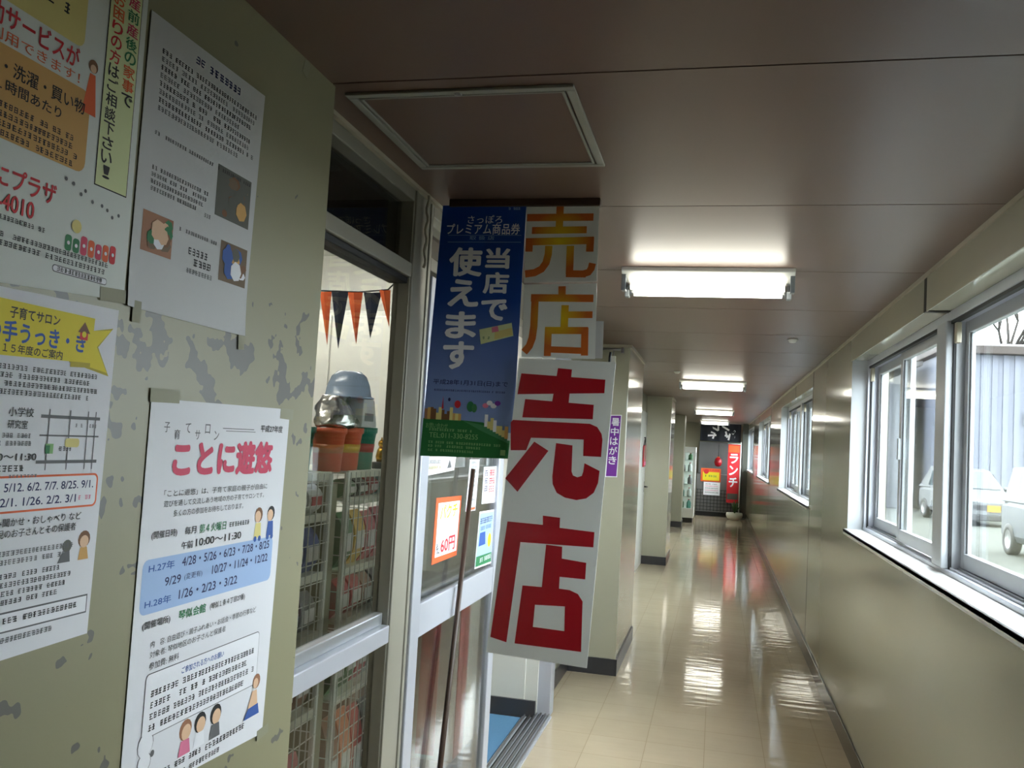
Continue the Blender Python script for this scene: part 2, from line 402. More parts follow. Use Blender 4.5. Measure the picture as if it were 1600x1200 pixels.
# --- windows: a fixed centre mullion, two sliding sashes in each half
def window(n, a, b):
    root = thing('window_%d' % n, (.84, (a+b)/2, SILL), None, None, kind='structure')
    x0, x1 = .815, .90
    f = MB(); fw = .035
    f.box(x0, x1, a, b, SILL, SILL+fw, 'aluminium_door'); f.box(x0, x1, a, b, HEAD-fw, HEAD, 'aluminium_door')
    f.box(x0, x1, a, a+fw, SILL+fw, HEAD-fw, 'aluminium_door'); f.box(x0, x1, b-fw, b, SILL+fw, HEAD-fw, 'aluminium_door')
    for xt in (.832, .862, .888): f.box(xt, xt+.004, a+fw, b-fw, SILL+fw, SILL+fw+.008, 'white_sash')
    f.build('frame', root, .003)
    c = (a+b)/2
    g = MB()
    for e, sg in ((a+fw, 1), (c-.07, -1), (c+.07, 1), (b-fw, -1)): g.box(.828, .8375, e, e+sg*.009, SILL+fw, HEAD-fw, 'rubber_black')
    g.box(.820, .8375, a+fw, b-fw, HEAD-fw-.012, HEAD-fw, 'rubber_black')
    g.build('gap_shade', root)  # shade in the channels between frame and sashes, put in as black strips
    BOX(x0-.012, x1, c-.07, c+.07, SILL+fw, HEAD-fw, 'white_sash').build('mullion', root, .004)
    s = MB(); s.box(XR-.022, .815, a-.012, b+.012, SILL, SILL+.019, 'white_sill'); s.box(XR-.022, XR-.012, a-.012, b+.012, SILL-.012, SILL+.019, 'white_sill')
    s.build('sill', root, .003)
    j = MB()
    j.box(XR-.001, .815, b-.006, b, SILL+.019, HEAD, 'white_sash'); j.box(XR-.001, .815, a, a+.006, SILL+.019, HEAD, 'white_sash')
    j.build('jamb_lining', root)
    for lo, hi in ((a+fw, c-.07), (c+.07, b-fw)):
        m = (lo+hi)/2
        for (p, q, xs) in ((lo+.002, m+.035, .838), (m-.035, hi-.002, .868)):
            zb, zt = SILL+fw+.008, HEAD-fw-.004; w = .046
            sh = MB()
            sh.box(xs, xs+.024, p, p+w, zb, zt, 'white_sash'); sh.box(xs, xs+.024, q-w, q, zb, zt, 'white_sash')
            sh.box(xs, xs+.024, p+w, q-w, zb, zb+.055, 'white_sash'); sh.box(xs, xs+.024, p+w, q-w, zt-.045, zt, 'white_sash')
            so = sh.build('sash', root, .003)
            BOX(xs+.010, xs+.014, p+w, q-w, zb+.055, zt-.045, 'glass').build('pane', so)
            g = MB(); g.box(xs+.006, xs+.010, p+w, p+w+.006, zb+.055, zt-.045, 'rubber_black'); g.box(xs+.006, xs+.010, q-w-.006, q-w, zb+.055, zt-.045, 'rubber_black')
            g.build('gasket', so)
        BOX(.820, .838, hi-.075, hi-.045, HEAD-.125, HEAD-.05, 'trim_cream').build('stopper', root, .003)
        BOX(.826, .838, m-.012, m+.012, 1.56, 1.66, 'plastic_grey').build('latch', root, .003)
for i, (a, b) in enumerate(WG): window(i+1, a, b)

# --- left side: wall with the notices, then the shop front, then wall with pillars
YC = 1.615
struct(BOX(-1.0, XP, -4.2, YC, 0, ZC+.02, 'peeled_wall'), 'wall_left')
mb = BOX(-1.25, XW2, 5.10, YE+.1, 0, ZC+.02, 'wall_paint')
struct(mb, 'wall_left_far')
struct(BOX(-1.25, XR+.2, YE, YE+.15, 0, ZC+.02, 'wall_paint'), 'wall_end')
struct(BOX(-1.25, XR+.2, -4.3, -4.2, 0, ZC+.02, 'wall_paint'), 'wall_back')
PIL = [(6.05, 7.22, -.608), (11.95, 12.95, -.607), (18.0, 18.7, -.64)]
for k, (a, b, x) in enumerate(PIL):
    o = struct(BOX(XW2, x, a, b, 0, ZC, 'wall_panel_gloss' if k < 2 else 'wall_paint'), 'wall_pillar', .006)
mb = MB()
mb.box(XW2, XW2+.012, 5.10, 6.05, 0, .11, 'baseboard_dark')
for a, b, x in PIL:
    mb.box(XW2, x+.008, a-.010, a, 0, .11, 'baseboard_dark'); mb.box(x, x+.010, a-.010, b, 0, .11, 'baseboard_dark')
mb.box(XW2, XW2+.012, 7.22, 10.85, 0, .11, 'baseboard_dark'); mb.box(XW2, XW2+.012, 12.95, 18.0, 0, .11, 'baseboard_dark'); mb.box(XW2, XW2+.012, 18.7, YE, 0, .11, 'baseboard_dark')
struct(mb, 'baseboard_left', .002)
mb = MB()
for a, b, x in PIL[:2]: mb.box(XW2, x+.012, a-.012, b, ZC-.02, ZC, 'trim_cream')
trim(mb)
# white door in the recess before the second pillar
d = thing('door_2', (XW2, 11.4, 0), None, None, kind='structure')
BOX(XW2, XW2+.02, 10.88, 11.93, .005, 2.02, 'wall_white').build('door_leaf', d, .003)
h = MB(); h.box(XW2+.02, XW2+.026, 11.80, 11.86, .96, 1.10, 'chrome'); h.tube([(XW2+.026, 11.83, 1.03), (XW2+.07, 11.83, 1.03), (XW2+.07, 11.72, 1.03)], .010, 'chrome')
h.build('door_handle', d)

# --- shop room
struct(BOX(-4.6, -4.5, .6, 5.1, 0, 2.7, 'wall_white'), 'wall_shop_far')
mb = BOX(-4.6, -1.0, 4.93, 5.10, 0, 2.7, 'wall_white'); mb.box(-1.0, -.93, 4.96, 5.10, 0, ZC, 'wall_white')
struct(mb, 'wall_shop_right')
struct(BOX(-4.6, -1.0, .5, .6, 0, 2.7, 'wall_white'), 'wall_shop_left')
struct(BOX(-4.6, -1.0, .5, 5.1, 2.62, 2.7, 'fixture_white'), 'ceiling_shop')
struct(BOX(-4.6, -.93, 4.915, 4.93, 0, .10, 'baseboard_dark'), 'baseboard_shop')
mb = BOX(-1.02, -.93, YC, 5.1, ZC, 2.7, 'joint_dark'); trim(mb)
trim(BOX(XF-.004, XF+.012, YC, 2.62, ZC-.010, ZC, 'trim_cream'))

# --- shop front: fixed light beside the wall (window_6), sliding door (door_1)
w6 = thing('window_6', (XF-.03, 1.95, 0), None, None, kind='structure')
f = MB()
f.box(-.92, XF, YC-.05, YC+.02, 0, ZC-.01, 'aluminium_door')
f.box(-.908, XF, 2.302, 2.475, 0, ZC-.01, 'bronze_frame')                       # post between the light and the door
f.box(-.900, XF+.006, 2.305, 2.320, .001, ZC-.012, 'bronze_frame'); f.box(-.900, XF+.005, 2.44, 2.455, .001, ZC-.012, 'bronze_frame')
f.box(-.92, XF, YC+.02, 2.302, ZC-.045, ZC-.01, 'bronze_frame')
f.build('frame', w6, .003)
f = MB(); f.box(-.925, XF+.004, YC+.02, 2.302, 1.99, 2.03, 'bronze_frame'); f.box(-.92, XF-.006, YC+.02, 2.302, 1.972, 1.99, 'rubber_black')
f.build('transom_bar', w6, .003)
BOX(-.90, -.896, YC+.02, 2.302, 2.03, ZC-.045, 'shop_glass').build('transom_pane', w6)
BOX(-.94, -.91, YC-.3, 2.40, 2.05, 2.62, 'joint_dark').build('transom_backing', w6)
f = MB(); f.box(-.915, XF+.006, YC+.02, 2.302, .978, 1.026, 'aluminium_door'); f.box(-.90, XF-.016, YC+.02, 2.302, 1.026, 1.058, 'aluminium')
f.build('mid_rail', w6, .003)
BOX(-.895, -.891, YC+.02, 2.302, 1.058, 1.972, 'shop_glass').build('upper_pane', w6)
BOX(-.895, -.891, YC+.02, 2.302, .09, .978, 'shop_glass').build('lower_pane', w6)
BOX(-.915, XF, YC+.02, 2.302, 0, .09, 'aluminium_door').build('bottom_rail', w6, .003)
# head of the door opening
w7 = thing('window_7', (XF-.03, 3.7, 2.06), None, None, kind='structure')
f = MB(); f.box(-.94, XF, 2.475, 5.10, 2.045, 2.085, 'bronze_frame'); f.box(-.94, XF, 2.475, 5.10, ZC-.045, ZC-.01, 'bronze_frame')
f.box(-.94, XF, 3.70, 3.75, 2.085, ZC-.045, 'bronze_frame'); f.box(-.96, XF, 4.98, 5.10, 0, ZC-.01, 'aluminium_door'); f.build('frame', w7, .003)
BOX(-.90, -.896, 2.475, 4.98, 2.085, ZC-.045, 'shop_glass').build('transom_pane', w7)
def leaf(name, x, a, b, kind=None):
    r = thing(name, (x, (a+b)/2, .02), None, None, kind='structure')
    s = MB(); w = .078
    s.box(x-.03, x, a, a+w, .03, 2.03, 'aluminium_door'); s.box(x-.03, x, b-w, b, .03, 2.03, 'aluminium_door'); s.build('stile', r, .004)
    s = MB(); s.box(x-.028, x-.002, a+w, b-w, .938, 1.040, 'aluminium_door'); s.build('mid_rail', r, .003)
    BOX(x-.028, x-.002, a+w, b-w, 1.965, 2.03, 'aluminium_door').build('top_rail', r, .003)
    BOX(x-.028, x-.002, a+w, b-w, .03, .16, 'aluminium_door').build('bottom_rail', r, .003)
    BOX(x-.017, x-.013, a+w, b-w, 1.040, 1.965, 'shop_glass').build('upper_pane', r)
    BOX(x-.017, x-.013, a+w, b-w, .16, .938, 'shop_glass').build('lower_pane', r)
    return r
leaf('door_1', -.852, 2.480, 3.53)
leaf('door_3', -.905, 2.62, 3.67)
mb = MB()
mb.box(-1.0, -.845, 2.475, 4.98, 0, .012, 'aluminium_door')
for x in (-.985, -.955, -.93, -.905, -.88, -.858): mb.box(x-.004, x+.004, 2.475, 4.98, .012, .024, 'steel_grey')
for x in (-.97, -.942, -.917, -.892): mb.box(x-.003, x+.003, 2.475, 4.98, .012, .0135, 'rubber_black')
trim(mb)

# ================================================================== THINGS: ceiling
lamp0 = None
def ceiling_lamp(y, label, group='fluorescent lamps along the corridor ceiling', x0=-.39, x1=.262, z=ZC, glow='tube_glow'):
    t = thing('ceiling_lamp', ((x0+x1)/2, y, z), label, 'lamp', group)
    h = MB()   # trapezoid body
    prof = [(-.108, 0), (.108, 0), (.106, -.016), (.050, -.062), (-.050, -.062), (-.106, -.016)]
    h.prism([(x0, y+.105+p, z+q) for p, q in prof], (x1-x0, 0, 0), 'fixture_white')
    h.build('housing', t, .003)
    for s_ in (-1, 1):
        yy = y+.105+s_*.072; zz = z-.070
        tb = MB(); tb.tube([(x0+.035, yy, zz), (x1-.035, yy, zz)], .0155, glow, 12); to = tb.build('tube', t)
        for e, sg in ((x0, 1), (x1, -1)):
            hb = MB(); hb.box(e, e+sg*.018, yy-.02, yy+.02, zz-.022, z-.025, 'plastic_grey'); hb.build('lamp_holder', t, .003)
            hb = MB(); hb.tube([(e+sg*.018, yy, zz), (e+sg*.036, yy, zz)], .0162, 'steel_grey', 12); hb.build('end_cap', to)
    return t
L1 = ceiling_lamp(3.39, 'nearest and largest twin-tube fluorescent lamp on the corridor ceiling')
dup(L1, (0, 5.47, 0), 'second twin-tube fluorescent lamp down the corridor ceiling')
dup(L1, (0, 11.65, 0), 'third twin-tube fluorescent lamp down the corridor ceiling')
dup(L1, (0, 17.1, 0), 'farthest twin-tube fluorescent lamp, just before the dark hanging cloth')
ceiling_lamp(2.4, 'twin-tube fluorescent lamp on the ceiling inside the shop', 'fluorescent lamps inside the shop', -2.6, -1.3, 2.62, 'shop_tube_glow')
ceiling_lamp(3.9, 'rear twin-tube fluorescent lamp on the ceiling inside the shop', 'fluorescent lamps inside the shop', -2.6, -1.3, 2.62, 'shop_tube_glow')

h = thing('ceiling_hatch', (-.54, 1.88, ZC), 'square access hatch with pale metal frame in the brown ceiling', 'hatch')
hx0, hx1, hy0, hy1 = -.783, -.30, 1.645, 2.14
f = MB()
for (a, b, c, d_) in ((hx0, hx1, hy0, hy0+.019), (hx0, hx1, hy1-.019, hy1), (hx0, hx0+.019, hy0+.019, hy1-.019), (hx1-.019, hx1, hy0+.019, hy1-.019)):
    f.box(a, b, c, d_, ZC-.007, ZC, 'hatch_frame' if 'hatch_frame' in MATS else M('hatch_frame', (150, 150, 140), rough=.4).name)
f.build('frame', h, .002)
f = MB()
for (a, b, c, d_) in ((hx0+.023, hx1-.023, hy0+.023, hy0+.029), (hx0+.023, hx1-.023, hy1-.029, hy1-.023), (hx0+.023, hx0+.029, hy0+.029, hy1-.029), (hx1-.029, hx1-.023, hy0+.029, hy1-.029)):
    f.box(a, b, c, d_, ZC-.0065, ZC, 'hatch_frame')
f.build('inner_frame', h, .001)
BOX(hx0+.029, hx1-.029, hy0+.029, hy1-.029, ZC-.003, ZC, 'ceiling_board').build('panel', h)
MB().lathe([(.002, -.010), (.008, -.0095), (.009, -.004), (.009, 0)], (-.54, hy0+.013, ZC), 'steel_grey', 12).build('latch', h)
for (x, y, lab) in ((-.375, 8.0, 'small round white sensor on the ceiling before the second lamp'), (.42, 5.5, 'small round white sensor on the ceiling near the right-hand windows')):
    t = thing('ceiling_sensor', (x, y, ZC), lab, 'sensor', 'small sensors on the corridor ceiling')
    MB().lathe([(.03, 0), (.03, -.006), (.022, -.012), (.018, -.02), (.001, -.021)], (x, y, ZC), 'fixture_white', 16).build('base', t)

# ================================================================== THINGS: the notices on the left wall
def wall_sheet(dx=.0008, bend=None): return Sheet((XP+dx, 0, 0), (0, 1, 0), (0, 0, 1), bend)
def tapes(spots, parent):
    for (y, z, w, hh, a) in spots:
        s = wall_sheet(.0022); c, sn = math.cos(math.radians(a)), math.sin(math.radians(a))
        q = [(y+(u*c-v*sn), z+(u*sn+v*c)) for u, v in ((-w/2, -hh/2), (w/2, -hh/2), (w/2, hh/2), (-w/2, hh/2))]
        s.slab(q, 'tape', .0003); s.build('tape', parent, part_label='piece of pale clear tape')
# --- poster A (top left)
s = wall_sheet(.0012)
s.slab([(.727, 1.688), (1.022, 1.708), (1.020, 2.14), (.727, 2.125)], 'paper_green')
s.rrect(.73, 2.006, .908, 2.13, .012, 'ink_paleyellow')
s.fine(.74, .90, 2.066, .018, 'ink_black', 3); s.fine(.76, .885, 2.035, .014, 'ink_black')
s.text('援助サービスが', .738, 1.976, .902, 2.003, 'ink_red', bold=.035); s.text('利用できます！', .765, 1.960, .905, 1.974, 'ink_orange', bold=.01)
s.rrect(.73, 1.853, .927, 1.957, .014, 'ink_tan')
s.text('掃除・洗濯・買い物', .745, 1.925, .918, 1.943, 'ink_black'); s.text('１時間あたり', .78, 1.906, .88, 1.920, 'ink_black')
for k in range(4): s.fine(.742, .915-.012*(k % 2), 1.889-.0105*k-.002, .0075, 'ink_black', k)
s.disc(.927, 1.992, .0085, 'ink_brown'); s.disc(.927, 1.989, .0055, 'ink_skin', 1); s.poly([(.913, 1.930), (.938, 1.930), (.932, 1.982), (.922, 1.982)], 'ink_orange')
s.rect(.946, 1.846, 1.009, 2.126, 'ink_black'); s.rect(.9475, 1.8475, 1.0075, 2.1245, 'ink_palegreen', 1)
s.vtext('産前産後の家事で', .981, 1.965, 1.004, 2.118, ['ink_pinkred', 'ink_green', 'ink_pinkred', 'ink_green', 'ink_green', 'ink_orange', 'ink_orange', 'ink_black'], 2, .03)
s.vtext('お困りの方はご相談下さい！', .953, 1.858, .974, 2.108, ['ink_orange', 'ink_orange', 'ink_red', 'ink_red', 'ink_red', 'ink_black'], 2, .03)
s.text('ことにプラザ', .745, 1.800, .884, 1.826, 'ink_red', bold=.035); s.text('011-000-4010'[-5:], .798, 1.775, .852, 1.795, 'ink_red', bold=.035)
rnd = random.Random(3)
for k in range(9): s.disc(.90+.012*k+rnd.uniform(-.004, .004), 1.838-.003*k+rnd.uniform(-.006, .006), .0025, 'ink_grey')
for k, (ink, hh) in enumerate((('ink_green', .020), ('ink_green', .018), ('ink_pinkred', .024), ('ink_orange', .022), ('ink_pinkred', .020), ('ink_orange', .022), ('ink_red', .024))):
    s.rrect(.905+.0135*k, 1.752, .9165+.0135*k, 1.752+hh, .004, ink); s.disc(.9108+.0135*k, 1.752+hh*.5, .0025, 'ink_white', 1)
s.disc(.922, 1.785, .0085, 'ink_paleyellow', 2)
s.fine(.745, .875, 1.764, .006, 'ink_black'); s.fine(.735, .985, 1.745, .0065, 'ink_black', 2); s.fine(.735, .99, 1.735, .007, 'ink_black', 3)
s.rrect(.888, 1.722, .985, 1.731, .004, 'ink_grey'); s.rrect(.889, 1.723, .984, 1.730, .0035, 'ink_white', 1); s.fine(.895, .975, 1.7235, .006, 'ink_black', layer=2)
tA = s.build('poster', label='service poster with tan and yellow boxes and a pale green vertical strip, upper left wall', cat='poster')
tapes([(1.0, 1.712, .05, .018, 4)], tA)
# --- poster B (white page with three photos, lower corner lifting)
def bendB(u, v): 
    e = max(0, (u-1.27)/.07); b = max(0, (1.80-v)/.1)
    return .010*e*e*b*b*.6 + .004*max(0, (1.045-u)/.02)**2*max(0, (1.75-v)/.05)
s = wall_sheet(.0012, bendB)
s.slab([(1.027, 1.703), (1.330, 1.700), (1.343, 2.122), (1.029, 2.118)], 'paper_grey', nu=14, nv=14)
s.fine(1.138, 1.262, 2.090, .013, 'ink_navy', 5)
for k in range(8): s.fine(1.058, 1.322-(.05 if k in (3, 7) else .01*(k % 3)), 2.070-.0118*k, .0078, 'ink_grey' if k % 2 else 'ink_black', k)
s.fine(1.056, 1.315, 1.952, .006, 'ink_black'); 
for k in range(4): s.fine(1.056, 1.205-.01*k, 1.902-.010*k, .0065, 'ink_black', 9+k)
def photo(s, u0, v0, u1, v1, base, sp, seed):
    r = random.Random(seed); s.rect(u0, v0, u1, v1, base)
    for k in range(16):
        a = r.uniform(.006, .017); u = r.uniform(u0+a, u1-a); v = r.uniform(v0+a, v1-a); s.disc(u, v, a, r.choice(sp), 1+k % 3, r.uniform(.5, 1), 7)
photo(s, 1.218, 1.880, 1.320, 1.962, 'ink_photo3', ['ink_photo1', 'ink_brown', 'ink_tan', 'ink_photo3'], 1)
photo(s, 1.046, 1.785, 1.116, 1.842, 'ink_photo2', ['ink_photo1', 'ink_green', 'ink_skin', 'ink_white', 'ink_brown'], 2)
photo(s, 1.242, 1.780, 1.323, 1.845, 'ink_photo1', ['ink_photo3', 'ink_tan', 'ink_white', 'ink_blue', 'ink_brown'], 3)
s.fine(1.13, 1.232, 1.832, .006, 'ink_black', 4)
s.fine(1.156, 1.212, 1.802, .012, 'ink_black', 6); s.fine(1.172, 1.222, 1.787, .012, 'ink_black', 7); s.fine(1.155, 1.228, 1.774, .008, 'ink_grey', 3)
s.fine(1.19, 1.212, 1.868, .007, 'ink_grey', 2)
tB = s.build('notice_sheet', label='white text page with three small photos and a lifting lower corner, beside the green-strip poster', cat='notice')
tapes([(1.325, 1.694, .018, .035, 6), (1.05, 1.698, .018, .03, 0)], tB)
# --- poster C (yellow ribbon)
s = wall_sheet(.0012)
s.slab([(.72, 1.262), (1.006, 1.268), (1.014, 1.694), (.72, 1.688)], 'paper')
s.poly([(.93, 1.652), (1.006, 1.668), (.980, 1.640), (1.004, 1.604), (.93, 1.616)], 'ink_darkyellow'); s.poly([(.938, 1.6555), (1.002, 1.665), (.977, 1.640), (1.0, 1.608), (.938, 1.617)], 'ink_yellow', 1)
s.poly([(.72, 1.610), (.967, 1.618), (.969, 1.676), (.72, 1.678)], 'ink_yellow', 2); s.poly([(.932, 1.610), (.967, 1.612), (.967, 1.618), (.932, 1.617)], 'ink_darkyellow', 2)
s.text('子育てサロン', .830, 1.657, .908, 1.671, 'ink_black', 3, .03); s.text('の手うっき・き', .800, 1.629, .955, 1.654, 'ink_blue', 3, .045); s.text('２０１５年度のご案内', .800, 1.617, .917, 1.628, 'ink_black', 3, .02)
s.poly([(.940, 1.655), (.962, 1.655), (.951, 1.669)], 'ink_brown', 3); s.rect(.944, 1.646, .958, 1.655, 'ink_red', 3); s.disc(.951, 1.653, .004, 'ink_yellow', 4)
for k in range(4): s.fine(.80, .985-.012*(k % 2), 1.598-.0095*k, .0065, 'ink_black', k)
for (a, b, c, e) in ((.892, 1.545, .995, 1.549), (.892, 1.523, .995, 1.525), (.890, 1.490, .995, 1.494)): s.rect(a, b, c, e, 'ink_grey')
for u in (.905, .940, .972, .986): s.rect(u, 1.482, u+.0016, 1.556, 'ink_grey')
s.rect(.903, 1.502, .916, 1.514, 'ink_lightgreen', 1); s.rect(.903, 1.502, .910, 1.512, 'ink_green', 2); s.rrect(.935, 1.510, .960, 1.521, .004, 'ink_paleyellow', 1); s.fine(.925, .95, 1.505, .006, 'ink_black')
for u in (.95, .975): s.fine(u, u+.015, 1.535, .005, 'ink_grey')
s.text('小学校', .842, 1.545, .880, 1.556, 'ink_black'); s.text('研究室', .842, 1.531, .872, 1.541, 'ink_black'); s.fine(.835, .88, 1.520, .006, 'ink_grey'); s.fine(.83, .88, 1.511, .006, 'ink_grey', 4)
s.text('1０:00～11:30', .80, 1.494, .890, 1.503, 'ink_black'); s.fine(.80, .882, 1.481, .008, 'ink_black'); s.fine(.85, .90, 1.4725, .0055, 'ink_grey', 3)
s.rrect(.73, 1.4335, 1.001, 1.4765, .008, 'ink_orange'); s.rrect(.733, 1.436, .998, 1.474, .006, 'ink_white', 1)
s.text('5/12. 6/2. 7/7. 8/25. 9/1.', .845, 1.458, .992, 1.468, 'ink_navy', 2); s.text('12/1. 1/26. 2/2. 3/1', .835, 1.441, .962, 1.451, 'ink_navy', 2); s.fine(.966, .988, 1.443, .006, 'ink_pink', layer=2)
s.text('読み聞かせ・おしゃべり など', .825, 1.418, .975, 1.428, 'ink_black'); s.text('乳幼児のお子さんとその保護者', .82, 1.405, .967, 1.415, 'ink_black')
s.disc(.985, 1.392, .011, 'ink_brown'); s.disc(.985, 1.389, .008, 'ink_skin', 1); s.poly([(.976, 1.366), (.995, 1.366), (.991, 1.382), (.979, 1.382)], 'ink_tan')
s.disc(.955, 1.386, .008, 'ink_photo3'); s.poly([(.940, 1.366), (.962, 1.366), (.960, 1.380), (.947, 1.378)], 'ink_grey')
for k in range(6): s.fine(.80, .965-.01*(k % 3), 1.384-.010*k-(.006 if k > 1 else 0), .0065, 'ink_grey' if k < 2 else 'ink_black', k)
s.rect(.79, 1.296, 1.000, 1.320, 'ink_grey'); s.rect(.792, 1.298, .998, 1.318, 'ink_white', 1); s.fine(.86, .985, 1.306, .0075, 'ink_black', layer=2); s.fine(.82, .94, 1.284, .007, 'ink_grey')
tC = s.build('poster', label='white programme poster with a yellow ribbon heading and red-outlined dates, left edge of the wall', cat='poster')
# --- poster D (largest, pink title)
s = wall_sheet(.0012)
s.slab([(1.099, 1.008), (1.499, .990), (1.517, 1.584), (1.099, 1.581)], 'paper')
for k, ch in enumerate('子育てサロン'):
    u = 1.133+.0265*k; v = 1.534+(-.004 if k % 2 else .006); s.text(ch, u, v-.007, u+.014, v+.008, 'ink_grey', bold=.01)
s.rect(1.29, 1.542, 1.39, 1.5432, 'ink_grey'); s.rect(1.30, 1.538, 1.395, 1.539, 'ink_grey')
s.text('平成27年度', 1.412, 1.539, 1.492, 1.552, 'ink_black', bold=.02)
s.text('ことに遊悠', 1.160, 1.465, 1.462, 1.523, 'ink_pinkred', bold=.085)
s.text('「ことに遊悠」は、子育て家庭の親子が自由に', 1.146, 1.4375, 1.450, 1.4475, 'ink_black', bold=.0); s.text('遊びを通して交流しあう地域の方の子育てサロンです。', 1.147, 1.4225, 1.440, 1.432, 'ink_black', bold=.0); s.text('多くの方の参加をお待ちしております。', 1.173, 1.407, 1.372, 1.417, 'ink_black', bold=.0)
for (u, ink, hair) in ((1.428, 'ink_paleyellow', 'ink_brown'), (1.472, 'ink_blue', 'ink_black')):
    s.disc(u, 1.392, .0135, hair); s.disc(u-.003, 1.389, .0105, 'ink_skin', 1); s.poly([(u-.013, 1.352), (u+.012, 1.352), (u+.009, 1.378), (u-.009, 1.378)], ink)
    s.disc(u-.008, 1.350, .005, 'ink_blue', 1); s.disc(u+.007, 1.350, .005, 'ink_blue', 1)
s.text('(開催日時)', 1.124, 1.376, 1.186, 1.389, 'ink_black'); s.text('毎月', 1.206, 1.377, 1.236, 1.389, 'ink_black'); s.text('第４火曜日', 1.245, 1.3755, 1.322, 1.390, 'ink_green', bold=.02); s.fine(1.332, 1.405, 1.378, .0085, 'ink_black')
s.text('午前', 1.200, 1.355, 1.230, 1.367, 'ink_black'); s.text('10:00～11:30', 1.238, 1.356, 1.372, 1.368, 'ink_black')
s.rrect(1.110, 1.270, 1.486, 1.349, .012, 'ink_bluebox')
s.text('H.27年', 1.124, 1.3295, 1.186, 1.342, 'ink_blue', 1); s.text('4/28・5/26・6/23・7/28・8/25', 1.205, 1.329, 1.473, 1.343, 'ink_navy', 1)
s.text('9/29', 1.165, 1.305, 1.205, 1.318, 'ink_navy', 1); s.text('(変更有)', 1.214, 1.306, 1.262, 1.317, 'ink_navy', 1, 0); s.text('10/27・11/24・12/22', 1.290, 1.306, 1.470, 1.320, 'ink_navy', 1)
s.text('H.28年', 1.121, 1.279, 1.184, 1.291, 'ink_blue', 1); s.text('1/26・2/23・3/22', 1.203, 1.280, 1.370, 1.294, 'ink_navy', 1)
s.text('(開催場所)', 1.120, 1.247, 1.186, 1.260, 'ink_black'); s.text('琴似会館', 1.207, 1.247, 1.280, 1.262, 'ink_green', bold=.03); s.text('(琴似１条４丁目27番)', 1.292, 1.247, 1.400, 1.259, 'ink_black', bold=.02)
s.text('内　容: 自由遊び・親子ふれあい・お話会・季節の行事など', 1.143, 1.219, 1.442, 1.229, 'ink_black', bold=0); s.text('対象者: 琴似地区のお子さんと保護者', 1.143, 1.204, 1.345, 1.214, 'ink_black', bold=0); s.text('参加費: 無料', 1.143, 1.187, 1.216, 1.198, 'ink_black', bold=0)
s.rrect(1.138, 1.088, 1.462, 1.182, .008, 'ink_grey'); s.rrect(1.1393, 1.0893, 1.4607, 1.1807, .007, 'ink_white', 1)
s.text('ご参加される方へのお願い', 1.226, 1.1625, 1.345, 1.173, 'ink_blue', 2, .02)
for k in range(4): s.fine(1.152, 1.450-.03*(k % 2), 1.146-.0165*k, .0100, 'ink_black', k, 2)
s.disc(1.462, 1.093, .013, 'ink_photo2', 3); s.disc(1.459, 1.090, .009, 'ink_skin', 4); s.poly([(1.435, 1.045), (1.472, 1.045), (1.465, 1.078), (1.45, 1.078)], 'ink_skin', 3); s.poly([(1.425, 1.033), (1.478, 1.033), (1.472, 1.052), (1.438, 1.050)], 'ink_blue', 4)
for u, hair, cl in ((1.250, 'ink_photo2', 'ink_pink'), (1.290, 'ink_black', 'ink_white'), (1.335, 'ink_black', 'ink_grey')):
    s.disc(u, 1.071, .0165, hair); s.disc(u+.002, 1.067, .0125, 'ink_skin', 1); s.poly([(u-.016, 1.033), (u+.016, 1.033), (u+.011, 1.056), (u-.011, 1.056)], cl, 1)
s.disc(1.150, 1.080, .019, 'ink_grey'); s.disc(1.150, 1.079, .0175, 'ink_white', 1); s.disc(1.150, 1.054, .016, 'ink_grey'); s.disc(1.150, 1.054, .0145, 'ink_white', 1); s.disc(1.168, 1.062, .005, 'ink_grey')
s.fine(1.19, 1.300, 1.021, .0095, 'ink_black', 8); s.fine(1.31, 1.455, 1.019, .0105, 'ink_black'); s.fine(1.20, 1.35, 1.004, .009, 'ink_black', 2)
tD = s.build('poster', label='large white poster with pink title and pale blue date box, lowest on the left wall', cat='poster')
tapes([(1.13, 1.586, .07, .020, 1), (1.505, 1.575, .05, .020, -2), (1.50, .992, .04, .018, 5)], tD)
tp = wall_sheet(.0006); tp.slab([(1.470, 2.222), (1.492, 2.216), (1.500, 2.246), (1.480, 2.252)], 'tape', .0004)
tp.build('tape_scrap', label='small scrap of old tape on bare wall above the notices', cat='tape')

# ================================================================== THINGS: hanging signs (face the camera, plane across the corridor)
YS = 2.45
def sign_sheet(y=YS): return Sheet((0, y, 0), (1, 0, 0), (0, 0, 1))
rail = BOX(-.80, -.350, YS-.014, YS+.014, ZC-.022, ZC, 'wood_dark').build('sign_rail', bevel=.002)
tag(rail, 'dark wooden batten on the ceiling that the shop signs hang from', 'batten')
